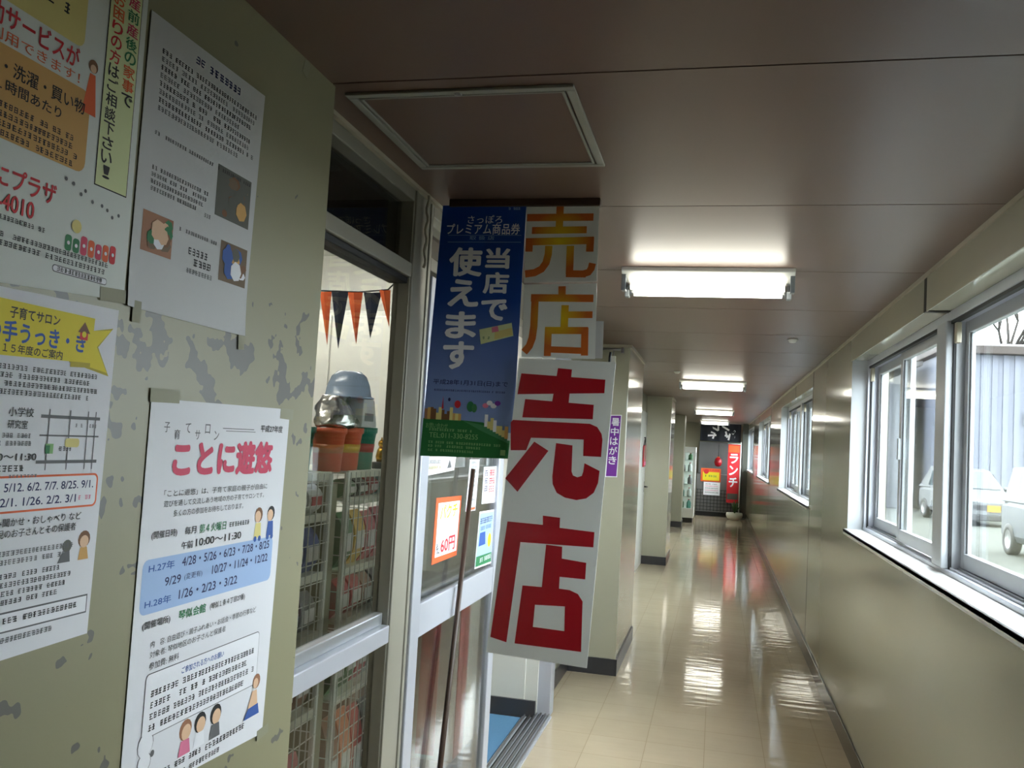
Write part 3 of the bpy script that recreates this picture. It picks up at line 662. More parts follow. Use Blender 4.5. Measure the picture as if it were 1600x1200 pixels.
# blue poster
s = sign_sheet(YS-.004)
s.slab([(-.8448, 1.4892), (-.5688, 1.4963), (-.5673, 2.2347), (-.8217, 2.2346)], 'poster_blue', .0008)
s.text('さっぽろ', -.742, 2.180, -.637, 2.205, 'ink_white', bold=.01); s.text('プレミアム商品券', -.805, 2.147, -.582, 2.180, 'ink_white', bold=.02)
s.text('取 扱 店', -.733, 2.131, -.658, 2.143, 'ink_bluebox', bold=0); s.rect(-.80, 2.1445, -.577, 2.1455, 'ink_bluebox'); s.rect(-.80, 2.124, -.577, 2.1252, 'ink_bluebox')
s.fine(-.62, -.585, 2.220, .008, 'ink_bluebox')
for ch, u0, v0, u1, v1 in (('当', -.681, 2.046, -.607, 2.108), ('店', -.684, 1.972, -.606, 2.036), ('で', -.686, 1.893, -.606, 1.956),
                           ('使', -.792, 2.022, -.690, 2.109), ('え', -.790, 1.932, -.695, 2.014), ('ま', -.792, 1.838, -.696, 1.918), ('す', -.794, 1.747, -.699, 1.830)):
    s.text(ch, u0, v0, u1, v1, 'ink_white', 1, .06)
s.poly([(-.680, 1.823), (-.584, 1.850), (-.591, 1.888), (-.687, 1.866)], 'ink_palegreen', 1); s.poly([(-.640, 1.838), (-.586, 1.853), (-.590, 1.874), (-.640, 1.86)], 'ink_paleyellow', 2)
s.poly([(-.648, 1.858), (-.628, 1.862), (-.632, 1.878), (-.650, 1.873)], 'ink_pink', 3); s.fine(-.676, -.65, 1.838, .008, 'ink_green', layer=3)
s.text('平成28年1月31日(日)まで', -.818, 1.699, -.592, 1.717, 'ink_navy', bold=.02); s.fine(-.82, -.60, 1.682, .006, 'ink_navy')
s.poly([(-.8415, 1.600), (-.80, 1.606), (-.74, 1.600), (-.66, 1.596), (-.5692, 1.560), (-.5688, 1.4963), (-.8448, 1.4892)], 'ink_hill', 1)
s.poly([(-.72, 1.598), (-.64, 1.585), (-.5692, 1.556), (-.5692, 1.535), (-.66, 1.570)], 'ink_hill2', 2)
rb = random.Random(5)
for k in range(13):
    u = -.838+.0085*k; hh = rb.uniform(.012, .034); s.rect(u, 1.598, u+.0095, 1.603+hh, rb.choice(['ink_tan', 'ink_brown', 'ink_photo2', 'ink_paleyellow']), 2+k % 2)
s.poly([(-.787, 1.63), (-.781, 1.63), (-.784, 1.668)], 'ink_red', 4)
for k in range(9):
    u = -.655+.0088*k; v = 1.588-.0045*k; s.rect(u, v-.004, u+.010, v+rb.uniform(.012, .032), rb.choice(['ink_white', 'ink_paper' if False else 'ink_paleyellow', 'ink_white', 'ink_tan']), 3+k % 2)
s.disc(-.739, 1.645, .0095, 'ink_red', 2, 1.2); s.disc(-.765, 1.658, .004, 'ink_navy', 2, 1.3); s.disc(-.70, 1.64, .011, 'ink_green', 2, 1.4); s.disc(-.688, 1.636, .008, 'ink_hill2', 3, 1.6)
for k in range(4): s.disc(-.655+.012*k, 1.645+.008*(k % 2), .009, rb.choice(['ink_red', 'ink_white', 'ink_purple', 'ink_pink']), 2, .8)
s.text('お問い合わせ', -.832, 1.572, -.765, 1.588, 'ink_lightgreen', 3, 0); s.fine(-.822, -.69, 1.5645, .008, 'ink_lightgreen', layer=3); s.text('TEL:011-330-8255', -.820, 1.545, -.672, 1.560, 'ink_lightgreen', 3, .01)
for k, (e, v) in enumerate(((-.60, 1.528), (-.66, 1.517), (-.68, 1.505))): s.fine(-.822, e, v, .0075, 'ink_lightgreen', k, 3)
s.rect(-.603, 1.504, -.588, 1.520, 'ink_lightgreen', 3)
s.build('poster', label='long blue poster with white lettering and a green hill, left of the orange sheets', cat='poster')
# orange sheets
def strokes(s, ls, ink, layer=0):
    for pts, w in ls: s.stroke(pts, w, ink, layer)
s = sign_sheet(YS-.002)
s.slab([(-.562, 2.0063), (-.3496, 2.0129), (-.3540, 2.2389), (-.5674, 2.2366)], 'sign_white', .0008)
Wd = .0215
s.build('sign_sheet', label='white sheet with orange-yellow character, uppermost beside the blue poster', cat='sign', group='orange lettered sheets of the shop sign')
so = SC.objects['sign_sheet']
s2 = sign_sheet(YS-.002); s2.top = .0008
strokes(s2, [([(-.4672, 2.2300), (-.4667, 2.1664)], Wd), ([(-.5633, 2.1977), (-.369, 2.1987)], Wd), ([(-.5468, 2.1597), (-.3866, 2.1619)], Wd*.95),
            ([(-.5633, 2.1262), (-.3640, 2.1312)], Wd), ([(-.5525, 2.0974), (-.5525, 2.1340)], Wd), ([(-.3747, 2.0983), (-.3747, 2.1380)], Wd),
            ([(-.4943, 2.1149), (-.4948, 2.090), (-.500, 2.065), (-.512, 2.0470), (-.532, 2.036), (-.5600, 2.0317)], Wd), ([(-.4313, 2.1151), (-.4300, 2.0330)], Wd),
            ([(-.4400, 2.0340), (-.3827, 2.0338)], Wd*.95), ([(-.3907, 2.0338), (-.375, 2.0390), (-.368, 2.0500), (-.3650, 2.0650)], Wd*.95)], 'orange_yellow_ink')
s2.mb.build('character', so, fixn=False, label='orange character with a yellow middle')
s = sign_sheet(YS-.002)
s.slab([(-.557, 1.7884), (-.3439, 1.7915), (-.3493, 2.0073), (-.5617, 2.0007)], 'sign_white', .0008)
so = s.build('sign_sheet', label='white sheet with orange-yellow character, directly above the red-lettered board', cat='sign', group='orange lettered sheets of the shop sign')
s2 = sign_sheet(YS-.002); s2.top = .0008
strokes(s2, [([(-.4492, 1.9975), (-.4477, 1.958)], Wd), ([(-.5386, 1.9625), (-.3572, 1.964)], Wd), ([(-.5264, 1.9666), (-.5255, 1.88), (-.5287, 1.8453), (-.5360, 1.822), (-.5500, 1.8041)], Wd),
            ([(-.4374, 1.9431), (-.4369, 1.8680)], Wd), ([(-.436, 1.9154), (-.3575, 1.9172)], Wd*.9), ([(-.4816, 1.7952), (-.4826, 1.8790)], Wd*.95), ([(-.490, 1.8688), (-.368, 1.8716)], Wd*.95),
            ([(-.3772, 1.8790), (-.3747, 1.8000)], Wd*.95), ([(-.4825, 1.8145), (-.3742, 1.8135)], Wd*.85)], 'orange_yellow_ink')
s2.mb.build('character', so, fixn=False, label='orange character with a yellow middle')
bk = sign_sheet(YS+.003); bk.slab([(-.555, 1.793), (-.324, 1.794), (-.3256, 1.900), (-.555, 1.900)], 'paper_grey', .0015)
bk.build('backing_card', label='grey card showing at the right edge behind the lower orange sheet', cat='card')
# red-lettered board
rb_ = thing('hanging_sign', (-.44, YS, 1.36), 'long white plastic board with two big red characters, hanging lowest', 'sign')
s = sign_sheet(YS-.012); s.slab([(-.6081, .9506), (-.3222, .9382), (-.2837, 1.7827), (-.5608, 1.7861)], 'sign_white', .004)
s.build('board', rb_)
s = sign_sheet(YS-.012); s.top = .004
for P in ([(-.5517, 1.7417), (-.3101, 1.7329), (-.311, 1.6949), (-.5596, 1.6815)], [(-.4461, 1.7606), (-.406, 1.7582), (-.4104, 1.6634), (-.4585, 1.6612)], [(-.5362, 1.6687), (-.3391, 1.6612), (-.3398, 1.6206), (-.5417, 1.6161)],
          [(-.5684, 1.6076), (-.3473, 1.6077), (-.3263, 1.5996), (-.3134, 1.5814), (-.3099, 1.5655), (-.3113, 1.5171), (-.3617, 1.5168), (-.3624, 1.5626), (-.5132, 1.5598), (-.5252, 1.5236), (-.5702, 1.521), (-.5748, 1.6006)],
          [(-.5031, 1.5494), (-.4611, 1.5256), (-.5438, 1.4049), (-.5814, 1.4407)],
          [(-.4402, 1.5486), (-.3932, 1.5447), (-.3921, 1.4718), (-.3878, 1.4613), (-.375, 1.4567), (-.3627, 1.4613), (-.359, 1.4739), (-.3569, 1.4971), (-.3137, 1.4783), (-.3163, 1.4445), (-.3268, 1.417), (-.3475, 1.3996), (-.3744, 1.3934), (-.4074, 1.3981), (-.4311, 1.4099), (-.444, 1.4333), (-.4462, 1.4548)]):
    s.poly(P[::-1], 'sign_red')
s.mb.build('character', rb_, fixn=False, label='upper red character')
s = sign_sheet(YS-.012); s.top = .004
for P in ([(-.5679, 1.3197), (-.4655, 1.3178), (-.4669, 1.3435), (-.4178, 1.3412), (-.4175, 1.3132), (-.3195, 1.3089), (-.3204, 1.267), (-.5274, 1.265), (-.5515, .984), (-.5988, .9939)],
          [(-.4533, 1.2638), (-.4075, 1.2616), (-.4069, 1.2291), (-.3379, 1.2232), (-.3386, 1.1778), (-.4103, 1.1785), (-.4104, 1.143), (-.4592, 1.143)]):
    s.poly(P[::-1], 'sign_red')
out = [(-.5144, 1.1453), (-.4104, 1.146), (-.3801, 1.1446), (-.3568, 1.1362), (-.3427, 1.1171), (-.3398, .9803), (-.528, .9835)]
A_, B_, C_, D_ = (-.4759, 1.0954), (-.3909, 1.0989), (-.3892, 1.0316), (-.4786, 1.0342)
for P in ([out[0], out[1], out[2], B_, A_], [out[2], out[3], out[4], out[5], C_, B_], [out[5], out[6], D_, C_], [out[6], out[0], A_, D_]): s.poly(P[::-1], 'sign_red')
s.mb.build('character', rb_, fixn=False, label='lower red character')
mb = MB(); mb.tube([(-.302, YS-.006, 1.765), (-.302, YS-.004, 1.80), (-.300, YS-.004, 1.812)], .004, 'rubber_black'); mb.build('hook', rb_)
# cord and pegs beside the post head
mb = MB(); pts = [(XF+.018+.003*math.sin(k*1.3), 2.365+.004*math.cos(k*1.3), ZC-.01-.0125*k) for k in range(18)]
mb.tube(pts, .0045, 'trim_cream', 6)
tag(mb.build('cord'), 'twisted pale cord hanging down the frame post left of the blue poster', 'cord')

# bracket with a white lamp-like clip on the first pillar
t = thing('wall_bracket', (-.68, 6.0, 2.20), 'thin metal arm bracket at the top of the nearest pillar', 'bracket')
mb = MB(); mb.tube([(-.80, 5.99, 2.212), (-.655, 5.99, 2.212)], .009, 'steel_grey'); mb.build('arm', t)
mb = MB(); mb.box(-.666, -.644, 5.98, 6.04, 2.185, 2.225, 'chrome'); mb.build('mount', t, .003)
mb = MB(); mb.box(-.735, -.70, 5.975, 6.005, 2.12, 2.165, 'fixture_white'); mb.tube([(-.715, 5.99, 2.165), (-.715, 5.99, 2.205)], .004, 'steel_grey'); mb.build('clip', t, .003)

# purple vertical sign on the first pillar
s = Sheet((0, 6.035, 0), (1, 0, 0), (0, 0, 1))
s.slab([(-.738, 1.333), (-.655, 1.336), (-.643, 1.765), (-.722, 1.762)], 'ink_white', .001)
s.poly([(-.732, 1.340), (-.661, 1.342), (-.649, 1.759), (-.717, 1.756)], 'ink_purple')
for k, ch in enumerate('暑中はがき'):
    v = 1.742-.066*k; u = -.712-.0022*k; s.text(ch, u, v-.055, u+.055, v, 'ink_white', 1, .03)
s.build('hanging_sign', label='narrow purple sign with white characters on the front of the nearest pillar', cat='sign')
# red sign in the recess
t = thing('wall_sign', (XW2+.03, 11.55, 1.45), 'small red sign on the wall before the second pillar', 'sign')
mb = MB(); mb.prism([(XW2+.028, 11.38, 1.30), (XW2+.028, 11.72, 1.30), (XW2+.028, 11.72, 1.58), (XW2+.028, 11.38, 1.58)], (.012, 0, 0), 'sign_red'); mb.build('plate', t, .002)
mb = MB(); mb.tube([(XW2+.034, 11.42, 1.58), (XW2+.034, 11.55, 1.68), (XW2+.034, 11.68, 1.58)], .005, 'rubber_black'); mb.tube([(XW2, 11.55, 1.68), (XW2+.04, 11.55, 1.68)], .006, 'rubber_black'); mb.build('cord', t)
BOX(XW2+.040, XW2+.0415, 11.42, 11.68, 1.32, 1.37, 'ink_pink').build('label_strip', t)

# ================================================================== THINGS: the shop front
XD = -.866     # front of the door glass
def door_sheet(x=XD): return Sheet((x, 0, 0), (0, 1, 0), (0, 0, 1))
s = door_sheet(-.8645); s.slab([(2.678, 1.141), (2.954, 1.141), (2.974, 1.346), (2.688, 1.352)], 'ink_orange', .0008)
s.poly([(2.705, 1.160), (2.945, 1.158), (2.955, 1.330), (2.712, 1.334)], 'ink_white')
s.text('パクチ', 2.735, 1.278, 2.93, 1.325, 'ink_yellow', 1, .05); s.fine(2.76, 2.90, 1.245, .014, 'ink_bluebox', layer=1); s.fine(2.75, 2.88, 1.222, .012, 'ink_bluebox', 2, 1)
s.text('税込', 2.715, 1.168, 2.75, 1.205, 'ink_black', 1, .03); s.text('60円', 2.76, 1.166, 2.92, 1.216, 'ink_red', 1, .05)
s.build('price_sign', label='white handwritten price card with orange border on the door glass', cat='sign')
s = door_sheet(-.8645); s.slab([(3.204, 1.060), (3.452, 1.052), (3.453, 1.267), (3.231, 1.272)], 'ink_white', .0008)
s.poly([(3.214, 1.100), (3.446, 1.095), (3.447, 1.260), (3.238, 1.265)], 'ink_bluebox')
s.fine(3.245, 3.43, 1.222, .024, 'ink_navy', 3, 1); s.fine(3.24, 3.42, 1.198, .016, 'ink_blue', 4, 1); s.poly([(3.24, 1.14), (3.34, 1.14), (3.33, 1.19), (3.25, 1.19)], 'ink_blue', 1); s.disc(3.40, 1.15, .028, 'ink_yellow', 1); s.poly([(3.21, 1.066), (3.446, 1.060), (3.446, 1.098), (3.214, 1.104)], 'ink_green', 1); s.fine(3.23, 3.43, 1.075, .018, 'ink_white', layer=2)
s.build('notice_card', label='blue and green picture card low on the door glass, behind the red board', cat='notice')
s = door_sheet(-.8645); s.slab([(3.252, 1.300), (3.452, 1.295), (3.453, 1.441), (3.255, 1.441)], 'ink_white', .0008)
[s.fine(3.275, 3.315, 1.405-.030*k, .024, 'ink_navy', k, 1) for k in range(3)]; [s.fine(3.345, 3.425, 1.403-.032*k, .027, 'ink_red', k+4, 1) for k in range(3)]
s.build('notice_card', label='white card with dark and red vertical characters high on the door glass', cat='notice')
s = door_sheet(-.8645); s.slab([(3.035, 1.285), (3.165, 1.282), (3.185, 1.471), (3.054, 1.472)], 'ink_white', .0008)
for k in range(9): s.fine(3.075, 3.15, 1.455-.017*k, .010, 'ink_grey', k)
s.rect(3.04, 1.286, 3.16, 1.296, 'ink_orange')
s.build('notice_card', label='narrow white strip of small print left of the vertical-character card', cat='notice')
s = door_sheet(-.8645); s.slab([(2.562, 1.425), (2.862, 1.437), (2.878, 1.485), (2.562, 1.485)], 'ink_white', .0008)
s.fine(2.58, 2.70, 1.462, .012, 'ink_grey'); s.fine(2.58, 2.72, 1.445, .010, 'ink_darkyellow', 2); s.poly([(2.78, 1.445), (2.83, 1.447), (2.805, 1.475)], 'ink_grey')
s.build('notice_card', label='white paper just below the blue poster on the door glass', cat='notice')
mb = MB(); mb.tube([(-.835, 2.71, .0), (-.835, 2.815, .50), (-.835, 3.00, 1.44)], .011, 'wood_dark', 10, .008)
tag(mb.build('pole'), 'thin dark pole standing in front of the sliding door', 'pole')
mb = BOX(-1.20, -1.005, 3.9, 4.90, 0, .008, M('mat_blue', (92, 140, 178), rough=.9, bump=.4, bscale=300).name)
tag(mb.build('door_mat'), 'blue mat on the floor just inside the open shop door', 'mat')

# ================================================================== THINGS inside the shop
M('wire_white', (206, 210, 200), rough=.4); M('shelf_cream', (196, 198, 180), rough=.5); M('khaki', (120, 120, 92), rough=.6)
def gondola(name, y0, y1, levels, label, x0=-1.66, x1=-1.30):
    t = thing(name, ((x0+x1)/2, (y0+y1)/2, 0), label, 'shelf', 'wire display shelves inside the shop window')
    m = MB()
    for y in (y0, y1):
        for x in (x0, x1): m.box(x-.008, x+.008, y-.008, y+.008, 0, 1.40, 'wire_white')
    m.build('post', t)
    for z in levels:
        p = MB(); p.box(x0, x1, y0, y1, z-.008, z, 'shelf_cream'); p.box(x1-.003, x1+.006, y0, y1, z-.022, z+.006, 'shelf_cream'); p.build('shelf', t, .002)
    g = MB(); z = .06
    while z < 1.38: g.box(x1+.010, x1+.0135, y0, y1, z-.0013, z+.0013, 'wire_white'); z += .065
    y = y0
    while y < y1+.001: g.box(x1+.0135, x1+.017, y-.0013, y+.0013, .05, 1.40, 'wire_white'); y += .045
    z = .06
    while z < 1.38:
        g.box(x0, x1, y1+.008, y1+.011, z-.0015, z+.0015, 'wire_white'); g.box(x0, x1, y0-.011, y0-.008, z-.0015, z+.0015, 'wire_white'); z += .065
    for i in range(8):
        x = x0+(x1-x0)*i/7; g.box(x-.0015, x+.0015, y1+.011, y1+.014, .05, 1.40, 'wire_white'); g.box(x-.0015, x+.0015, y0-.014, y0-.011, .05, 1.40, 'wire_white')
    g.build('wire_grid', t)
    return t
LV_R = [.10, .585, .86, 1.045, 1.30, 1.40]; LV_L = [.10, .60, .86, 1.06, 1.26, 1.40]
gondola('display_shelf', 2.975, 3.45, LV_R, 'white wire display shelf of packets, right one behind the fixed pane')
gondola('display_shelf', 2.12, 2.83, LV_L, 'white wire display shelf, left one at the wall edge')
tag(BOX(-1.62, -1.32, 2.852, 2.945, 0, 1.36, 'khaki').build('display_board', bevel=.003), 'khaki board standing between the two wire shelves', 'board')
rg = random.Random(11)
PK = {'green': (58, 112, 62), 'yellow': (206, 168, 60), 'pink': (190, 88, 96), 'red': (170, 44, 44), 'brown': (132, 84, 52), 'orange': (196, 110, 60), 'blue': (60, 84, 150), 'white': (206, 206, 200), 'grey': (112, 112, 112), 'teal': (66, 128, 112), 'black': (44, 42, 42)}
for k, v in PK.items(): M('pack_'+k, v, rough=.35, spec=.5, var=.18, vscale=25)
def packet(x, y, z, w, h, d, col, label, group):
    """pillow packet with crimped top and a printed band"""
    t = thing('snack_packet', (x, y, z), label, 'packet', group)
    m = MB(); n = 6; v = []; f = []
    for j in range(n+1):
        b = j/n; bul = math.sin(PI*b)**.6 if 0 < b < 1 else .08
        for (sx, sy) in ((-.5, -.5), (-.5, .5), (.5, .5), (.5, -.5)):
            v.append((x+sx*max(.10, bul)*d, y+sy*w*(1-.06*bul), z+h*b))
    for j in range(n): f += [(j*4+k, j*4+(k+1) % 4, j*4+4+(k+1) % 4, j*4+4+k) for k in range(4)]
    f += [(3, 2, 1, 0), tuple(n*4+k for k in range(4))]
    m.add(v, f, 'pack_'+col); m.build('wrapper', t, .002)
    BOX(x+d*.46, x+d*.53, y-w*.36, y+w*.36, z+h*.30, z+h*.62, 'pack_'+('white' if col != 'white' else 'red')).build('printed_band', t)
    return t
def row(y0, y1, z, hs, cols, where, g):
    n = len(cols); w = (y1-y0)/n
    ordn = ('leftmost', 'second from left', 'third from left', 'fourth from left')
    for i, c in enumerate(cols):
        packet(-1.352, y0+w*(i+.5), z+.001, w*.90, hs*rg.uniform(.88, 1.0), .085, c, '%s %s packet, %s' % (ordn[i], c, where), g)
row(2.99, 3.44, 1.30, .075, ['green', 'black', 'red', 'teal'], 'top tier of the right wire shelf', 'packets on the right wire shelf')
row(2.99, 3.44, 1.045, .215, ['green', 'yellow', 'pink', 'pink'], 'tall second tier of the right wire shelf', 'packets on the right wire shelf')
row(2.99, 3.44, .86, .150, ['red', 'red', 'brown', 'black'], 'third tier of the right wire shelf', 'packets on the right wire shelf')
row(2.99, 3.44, .585, .235, ['green', 'green', 'pink', 'white'], 'fourth tier of the right wire shelf', 'packets on the right wire shelf')
row(2.99, 3.44, .10, .40, ['brown', 'orange', 'red', 'grey'], 'bottom tier of the right wire shelf', 'packets on the right wire shelf')
row(2.45, 2.82, 1.26, .105, ['white', 'grey', 'white'], 'top tier of the left wire shelf', 'packets on the left wire shelf')
row(2.45, 2.82, 1.06, .165, ['grey', 'grey', 'blue'], 'second tier of the left wire shelf', 'packets on the left wire shelf')
row(2.45, 2.82, .86, .145, ['brown', 'black', 'grey'], 'third tier of the left wire shelf', 'packets on the left wire shelf')
row(2.45, 2.82, .60, .21, ['grey', 'black', 'brown'], 'fourth tier of the left wire shelf', 'packets on the left wire shelf')
row(2.45, 2.82, .10, .38, ['brown', 'grey', 'pink'], 'the bottom tier of the left wire shelf', 'packets on the left wire shelf')
# things standing on the shelf tops
M('tub_orange', (206, 84, 50), rough=.4); M('tub_green', (30, 122, 100), rough=.4); M('foil', (200, 200, 196), rough=.22, metal=.85, bump=.9, bscale=18)
M('bowl_blue', (150, 168, 190), rough=.18, spec=.6); M('gold', (206, 160, 60), rough=.25, metal=.9)
def tub(x, y, z, r, h, mat, label, inner=None):
    t = thing('tub', (x, y, z), label, 'tub', 'coloured tubs on the shelf top')
    MB().lathe([(r*.80, 0), (r*.86, h*.5), (r*.96, h*.86), (r*1.04, h*.88), (r*1.05, h), (r*.94, h), (r*.9, h*.86), (r*.76, .01), (.001, .01)], (x, y, z), mat, 24).build('body', t)
    MB().lathe([(r*.855, h*.42), (r*.925, h*.62)], (x, y, z), inner or 'pack_red', 24).build('printed_band', t)
    return t
tub(-1.36, 2.925, 1.402, .062, .155, 'tub_orange', 'orange tub on the left of the shelf top', 'pack_orange')
tub(-1.36, 3.062, 1.402, .068, .160, 'tub_orange', 'orange tub with yellow band in the middle of the shelf top', 'pack_yellow')
tub(-1.36, 3.205, 1.402, .066, .165, 'tub_green', 'green tub at the right of the shelf top')
tub(-1.42, 2.78, 1.402, .070, .155, 'tub_green', 'green tub farthest left, beside the wall edge', 'pack_teal')
t = thing('foil_bag', (-1.36, 2.965, 1.56), 'crumpled silver foil bag lying over the orange tubs', 'bag')
mb = MB(); n = 14; v = []; f = []
for j in range(9):
    b = j/8
    for i in range(n):
        a = 2*PI*i/n; rr = (.078-.028*b)*(1+.16*math.sin(3*a+5*b)+.08*math.sin(7*a-9*b))
        v.append((-1.36+rr*math.cos(a), 2.965+rr*math.sin(a), 1.562+.108*b+.008*math.sin(4*a)))
for j in range(8): f += [(j*n+i, j*n+(i+1) % n, (j+1)*n+(i+1) % n, (j+1)*n+i) for i in range(n)]
f += [tuple(range(n))[::-1], tuple(8*n+i for i in range(n))]
mb.add(v, f, 'foil', True); mb.build('wrapper', t)
t = thing('carton', (-1.36, 3.12, 1.565), 'white tapered carton standing over the tubs under the blue bowl', 'carton')
mb = MB(); mb.prism([(-1.43, 3.05, 1.568), (-1.43, 3.20, 1.568), (-1.43, 3.165, 1.672), (-1.43, 3.06, 1.672)], (.14, 0, 0), 'pack_white'); mb.build('body', t, .004)
BOX(-1.2905, -1.2890, 3.075, 3.16, 1.59, 1.62, 'pack_grey').build('printed_band', t)
t = thing('mixing_bowl', (-1.36, 3.07, 1.675), 'upturned pale blue plastic bowl on top of the pile', 'bowl')
MB().lathe([(.090, 0), (.092, .004), (.086, .010), (.080, .045), (.066, .080), (.045, .098), (.001, .102)], (-1.36, 3.07, 1.675), 'bowl_blue', 28).build('body', t)
MB().lathe([(.096, -.002), (.098, .002), (.090, .006)], (-1.36, 3.07, 1.675), 'bowl_blue', 28).build('rim', t)
t = thing('gold_figurine', (-1.34, 3.40, 1.402), 'small gold figurine at the right end of the shelf top', 'figurine')
BOX(-1.37, -1.31, 3.37, 3.43, 1.402, 1.43, 'pack_black').build('plinth', t, .003)
mb = MB(); mb.lathe([(.020, 0), (.026, .02), (.020, .05), (.012, .062)], (-1.34, 3.40, 1.43), 'gold', 14); mb.ball((-1.34, 3.40, 1.505), .018, 'gold'); mb.build('body', t)
mb = MB(); mb.tube([(-1.34, 3.422, 1.475), (-1.335, 3.438, 1.50), (-1.335, 3.432, 1.53)], .006, 'gold'); mb.build('arm', t)
for sg in (-1, 1): MB().lathe([(.006, 0), (.001, .014)], (-1.34, 3.40+sg*.011, 1.518), 'gold', 8).build('ear', t)
# bunting
M('bunt_orange', (222, 100, 44), rough=.8); M('bunt_black', (30, 36, 44), rough=.8)
t = thing('bunting', (-1.42, 3.20, 2.10), 'string of orange and black pointed pennants behind the fixed pane', 'bunting')
mb = MB(); mb.tube([(-1.80, 3.20, 2.115), (-1.56, 3.20, 2.103), (-1.40, 3.20, 2.100), (-1.28, 3.20, 2.112), (-1.10, 3.20, 2.30)], .003, 'bunt_black', 6); mb.build('string', t)
for k, (x0, x1, tip, zt, c) in enumerate(((-1.572, -1.520, -1.521, 1.885, 'orange'), (-1.520, -1.447, -1.473, 1.872, 'black'), (-1.450, -1.386, -1.398, 1.892, 'orange'), (-1.382, -1.307, -1.340, 1.916, 'black'), (-1.318, -1.270, -1.264, 1.962, 'orange'))):
    zz = 2.100+(.010 if k == 4 else 0)
    mb = MB(); m_ = (x0+x1)/2
    v = [(x0, 3.20, zz), (m_, 3.186, zz-.004), (x1, 3.20, zz), (tip, 3.196, zt)]; v += [(a, b+.0015, c_) for a, b, c_ in v]
    mb.add(v, [(0, 3, 1), (1, 3, 2), (4, 5, 7), (5, 6, 7), (0, 1, 5, 4), (1, 2, 6, 5), (2, 3, 7, 6), (3, 0, 4, 7)], 'bunt_'+c)
    mb.build('pennant', t, label='%s pennant' % c)
# upright white cabinet in the corner, shelf rail behind the bunting
t = thing('storage_cabinet', (-2.12, 4.72, 0), 'tall white cabinet in the far corner of the shop', 'cabinet')
BOX(-2.60, -1.62, 4.50, 4.928, 0, 2.22, 'wall_white').build('body', t, .006)
BOX(-2.595, -2.12, 4.485, 4.50, .06, 2.19, 'fixture_white').build('door', t, .003); BOX(-2.11, -1.63, 4.485, 4.50, .06, 2.19, 'fixture_white').build('door', t, .003)
for x in (-2.155, -2.085): BOX(x-.008, x+.008, 4.465, 4.485, 1.0, 1.16, 'chrome').build('handle', t, .002)
t = thing('counter', (-1.75, 4.2, 0), 'brown counter front seen through the sliding door', 'counter')
M('counter_brown', (112, 92, 74), rough=.45, var=.12, vscale=10)
BOX(-1.95, -1.505, 3.62, 4.46, .05, 1.12, 'counter_brown').build('body', t, .006); BOX(-1.98, -1.505, 3.60, 4.47, 1.12, 1.15, 'wall_white').build('top', t, .004)
t = thing('freezer', (-1.32, 4.45, 0), 'white chest freezer with pink stripe behind the door glass', 'freezer')
BOX(-1.50+.005, -1.14, 4.02, 4.475, .03, .80, 'fixture_white').build('body', t, .015); BOX(-1.495, -1.13, 4.01, 4.478, .80, .835, 'plastic_grey').build('lid', t, .008)
BOX(-1.14, -1.136, 4.03, 4.18, .05, .79, M('stripe_pink', (208, 96, 100), rough=.4).name).build('stripe', t)
BOX(-1.32, -1.23, 4.014, 4.02, .06, .78, 'stripe_pink').build('side_stripe', t)

# ================================================================== THINGS at the far end
t = thing('display_fridge', (-.66, 19.6, 0), 'white glass-fronted drinks fridge beyond the last pillar', 'fridge')
fx0, fx1, fy0, fy1 = -.93, -.43, 19.3, 20.1
mb = MB(); mb.box(fx0, fx0+.03, fy0, fy1, .10, 1.62, 'fixture_white'); mb.box(fx0, fx1, fy1-.03, fy1, .10, 1.62, 'fixture_white'); mb.box(fx0, fx1, fy0, fy1, 1.50, 1.62, 'fixture_white'); mb.box(fx0, fx1, fy0, fy1, .10, .30, 'fixture_white'); mb.build('cabinet', t, .006)
BOX(fx0+.02, fx1-.02, fy0+.02, fy1-.02, 0, .10, 'rubber_black').build('plinth', t)
mb = MB(); mb.box(fx1-.05, fx1, fy0, fy0+.05, .30, 1.50, 'fixture_white'); mb.box(fx0+.03, fx0+.07, fy0, fy0+.04, .30, 1.50, 'fixture_white'); mb.build('door_frame', t, .003)
BOX(fx0+.07, fx1-.05, fy0+.012, fy0+.018, .30, 1.50, 'glass').build('door_glass', t)
for z in (.55, .82, 1.09, 1.34): BOX(fx0+.03, fx1-.02, fy0+.06, fy1-.03, z-.01, z, 'wire_white').build('rack', t)
for zi, z in enumerate((.30, .55, .82, 1.09, 1.34)):
    for k in range(3):
        x = -.84+.15*k; c = ('white', 'green', 'teal', 'white', 'grey')[(zi+k) % 5]
        b_ = thing('bottle', (x, fy0+.16, z), '%s bottle on %s of the drinks fridge, %s' % (c, ('the floor', 'the lowest rack', 'the second rack', 'the third rack', 'the top rack')[zi], ('left', 'middle', 'right')[k]), 'bottle', 'bottles in the drinks fridge')
        hh = .15 if z > 1.3 else .19
        MB().lathe([(.045, 0), (.048, .01), (.048, hh*.62), (.018, hh*.84), (.018, hh*.92)], (x, fy0+.16, z+.001), 'pack_'+c, 14).build('body', b_); MB().lathe([(.021, hh*.92), (.021, hh), (.001, hh)], (x, fy0+.16, z+.001), 'pack_red', 12).build('cap', b_)
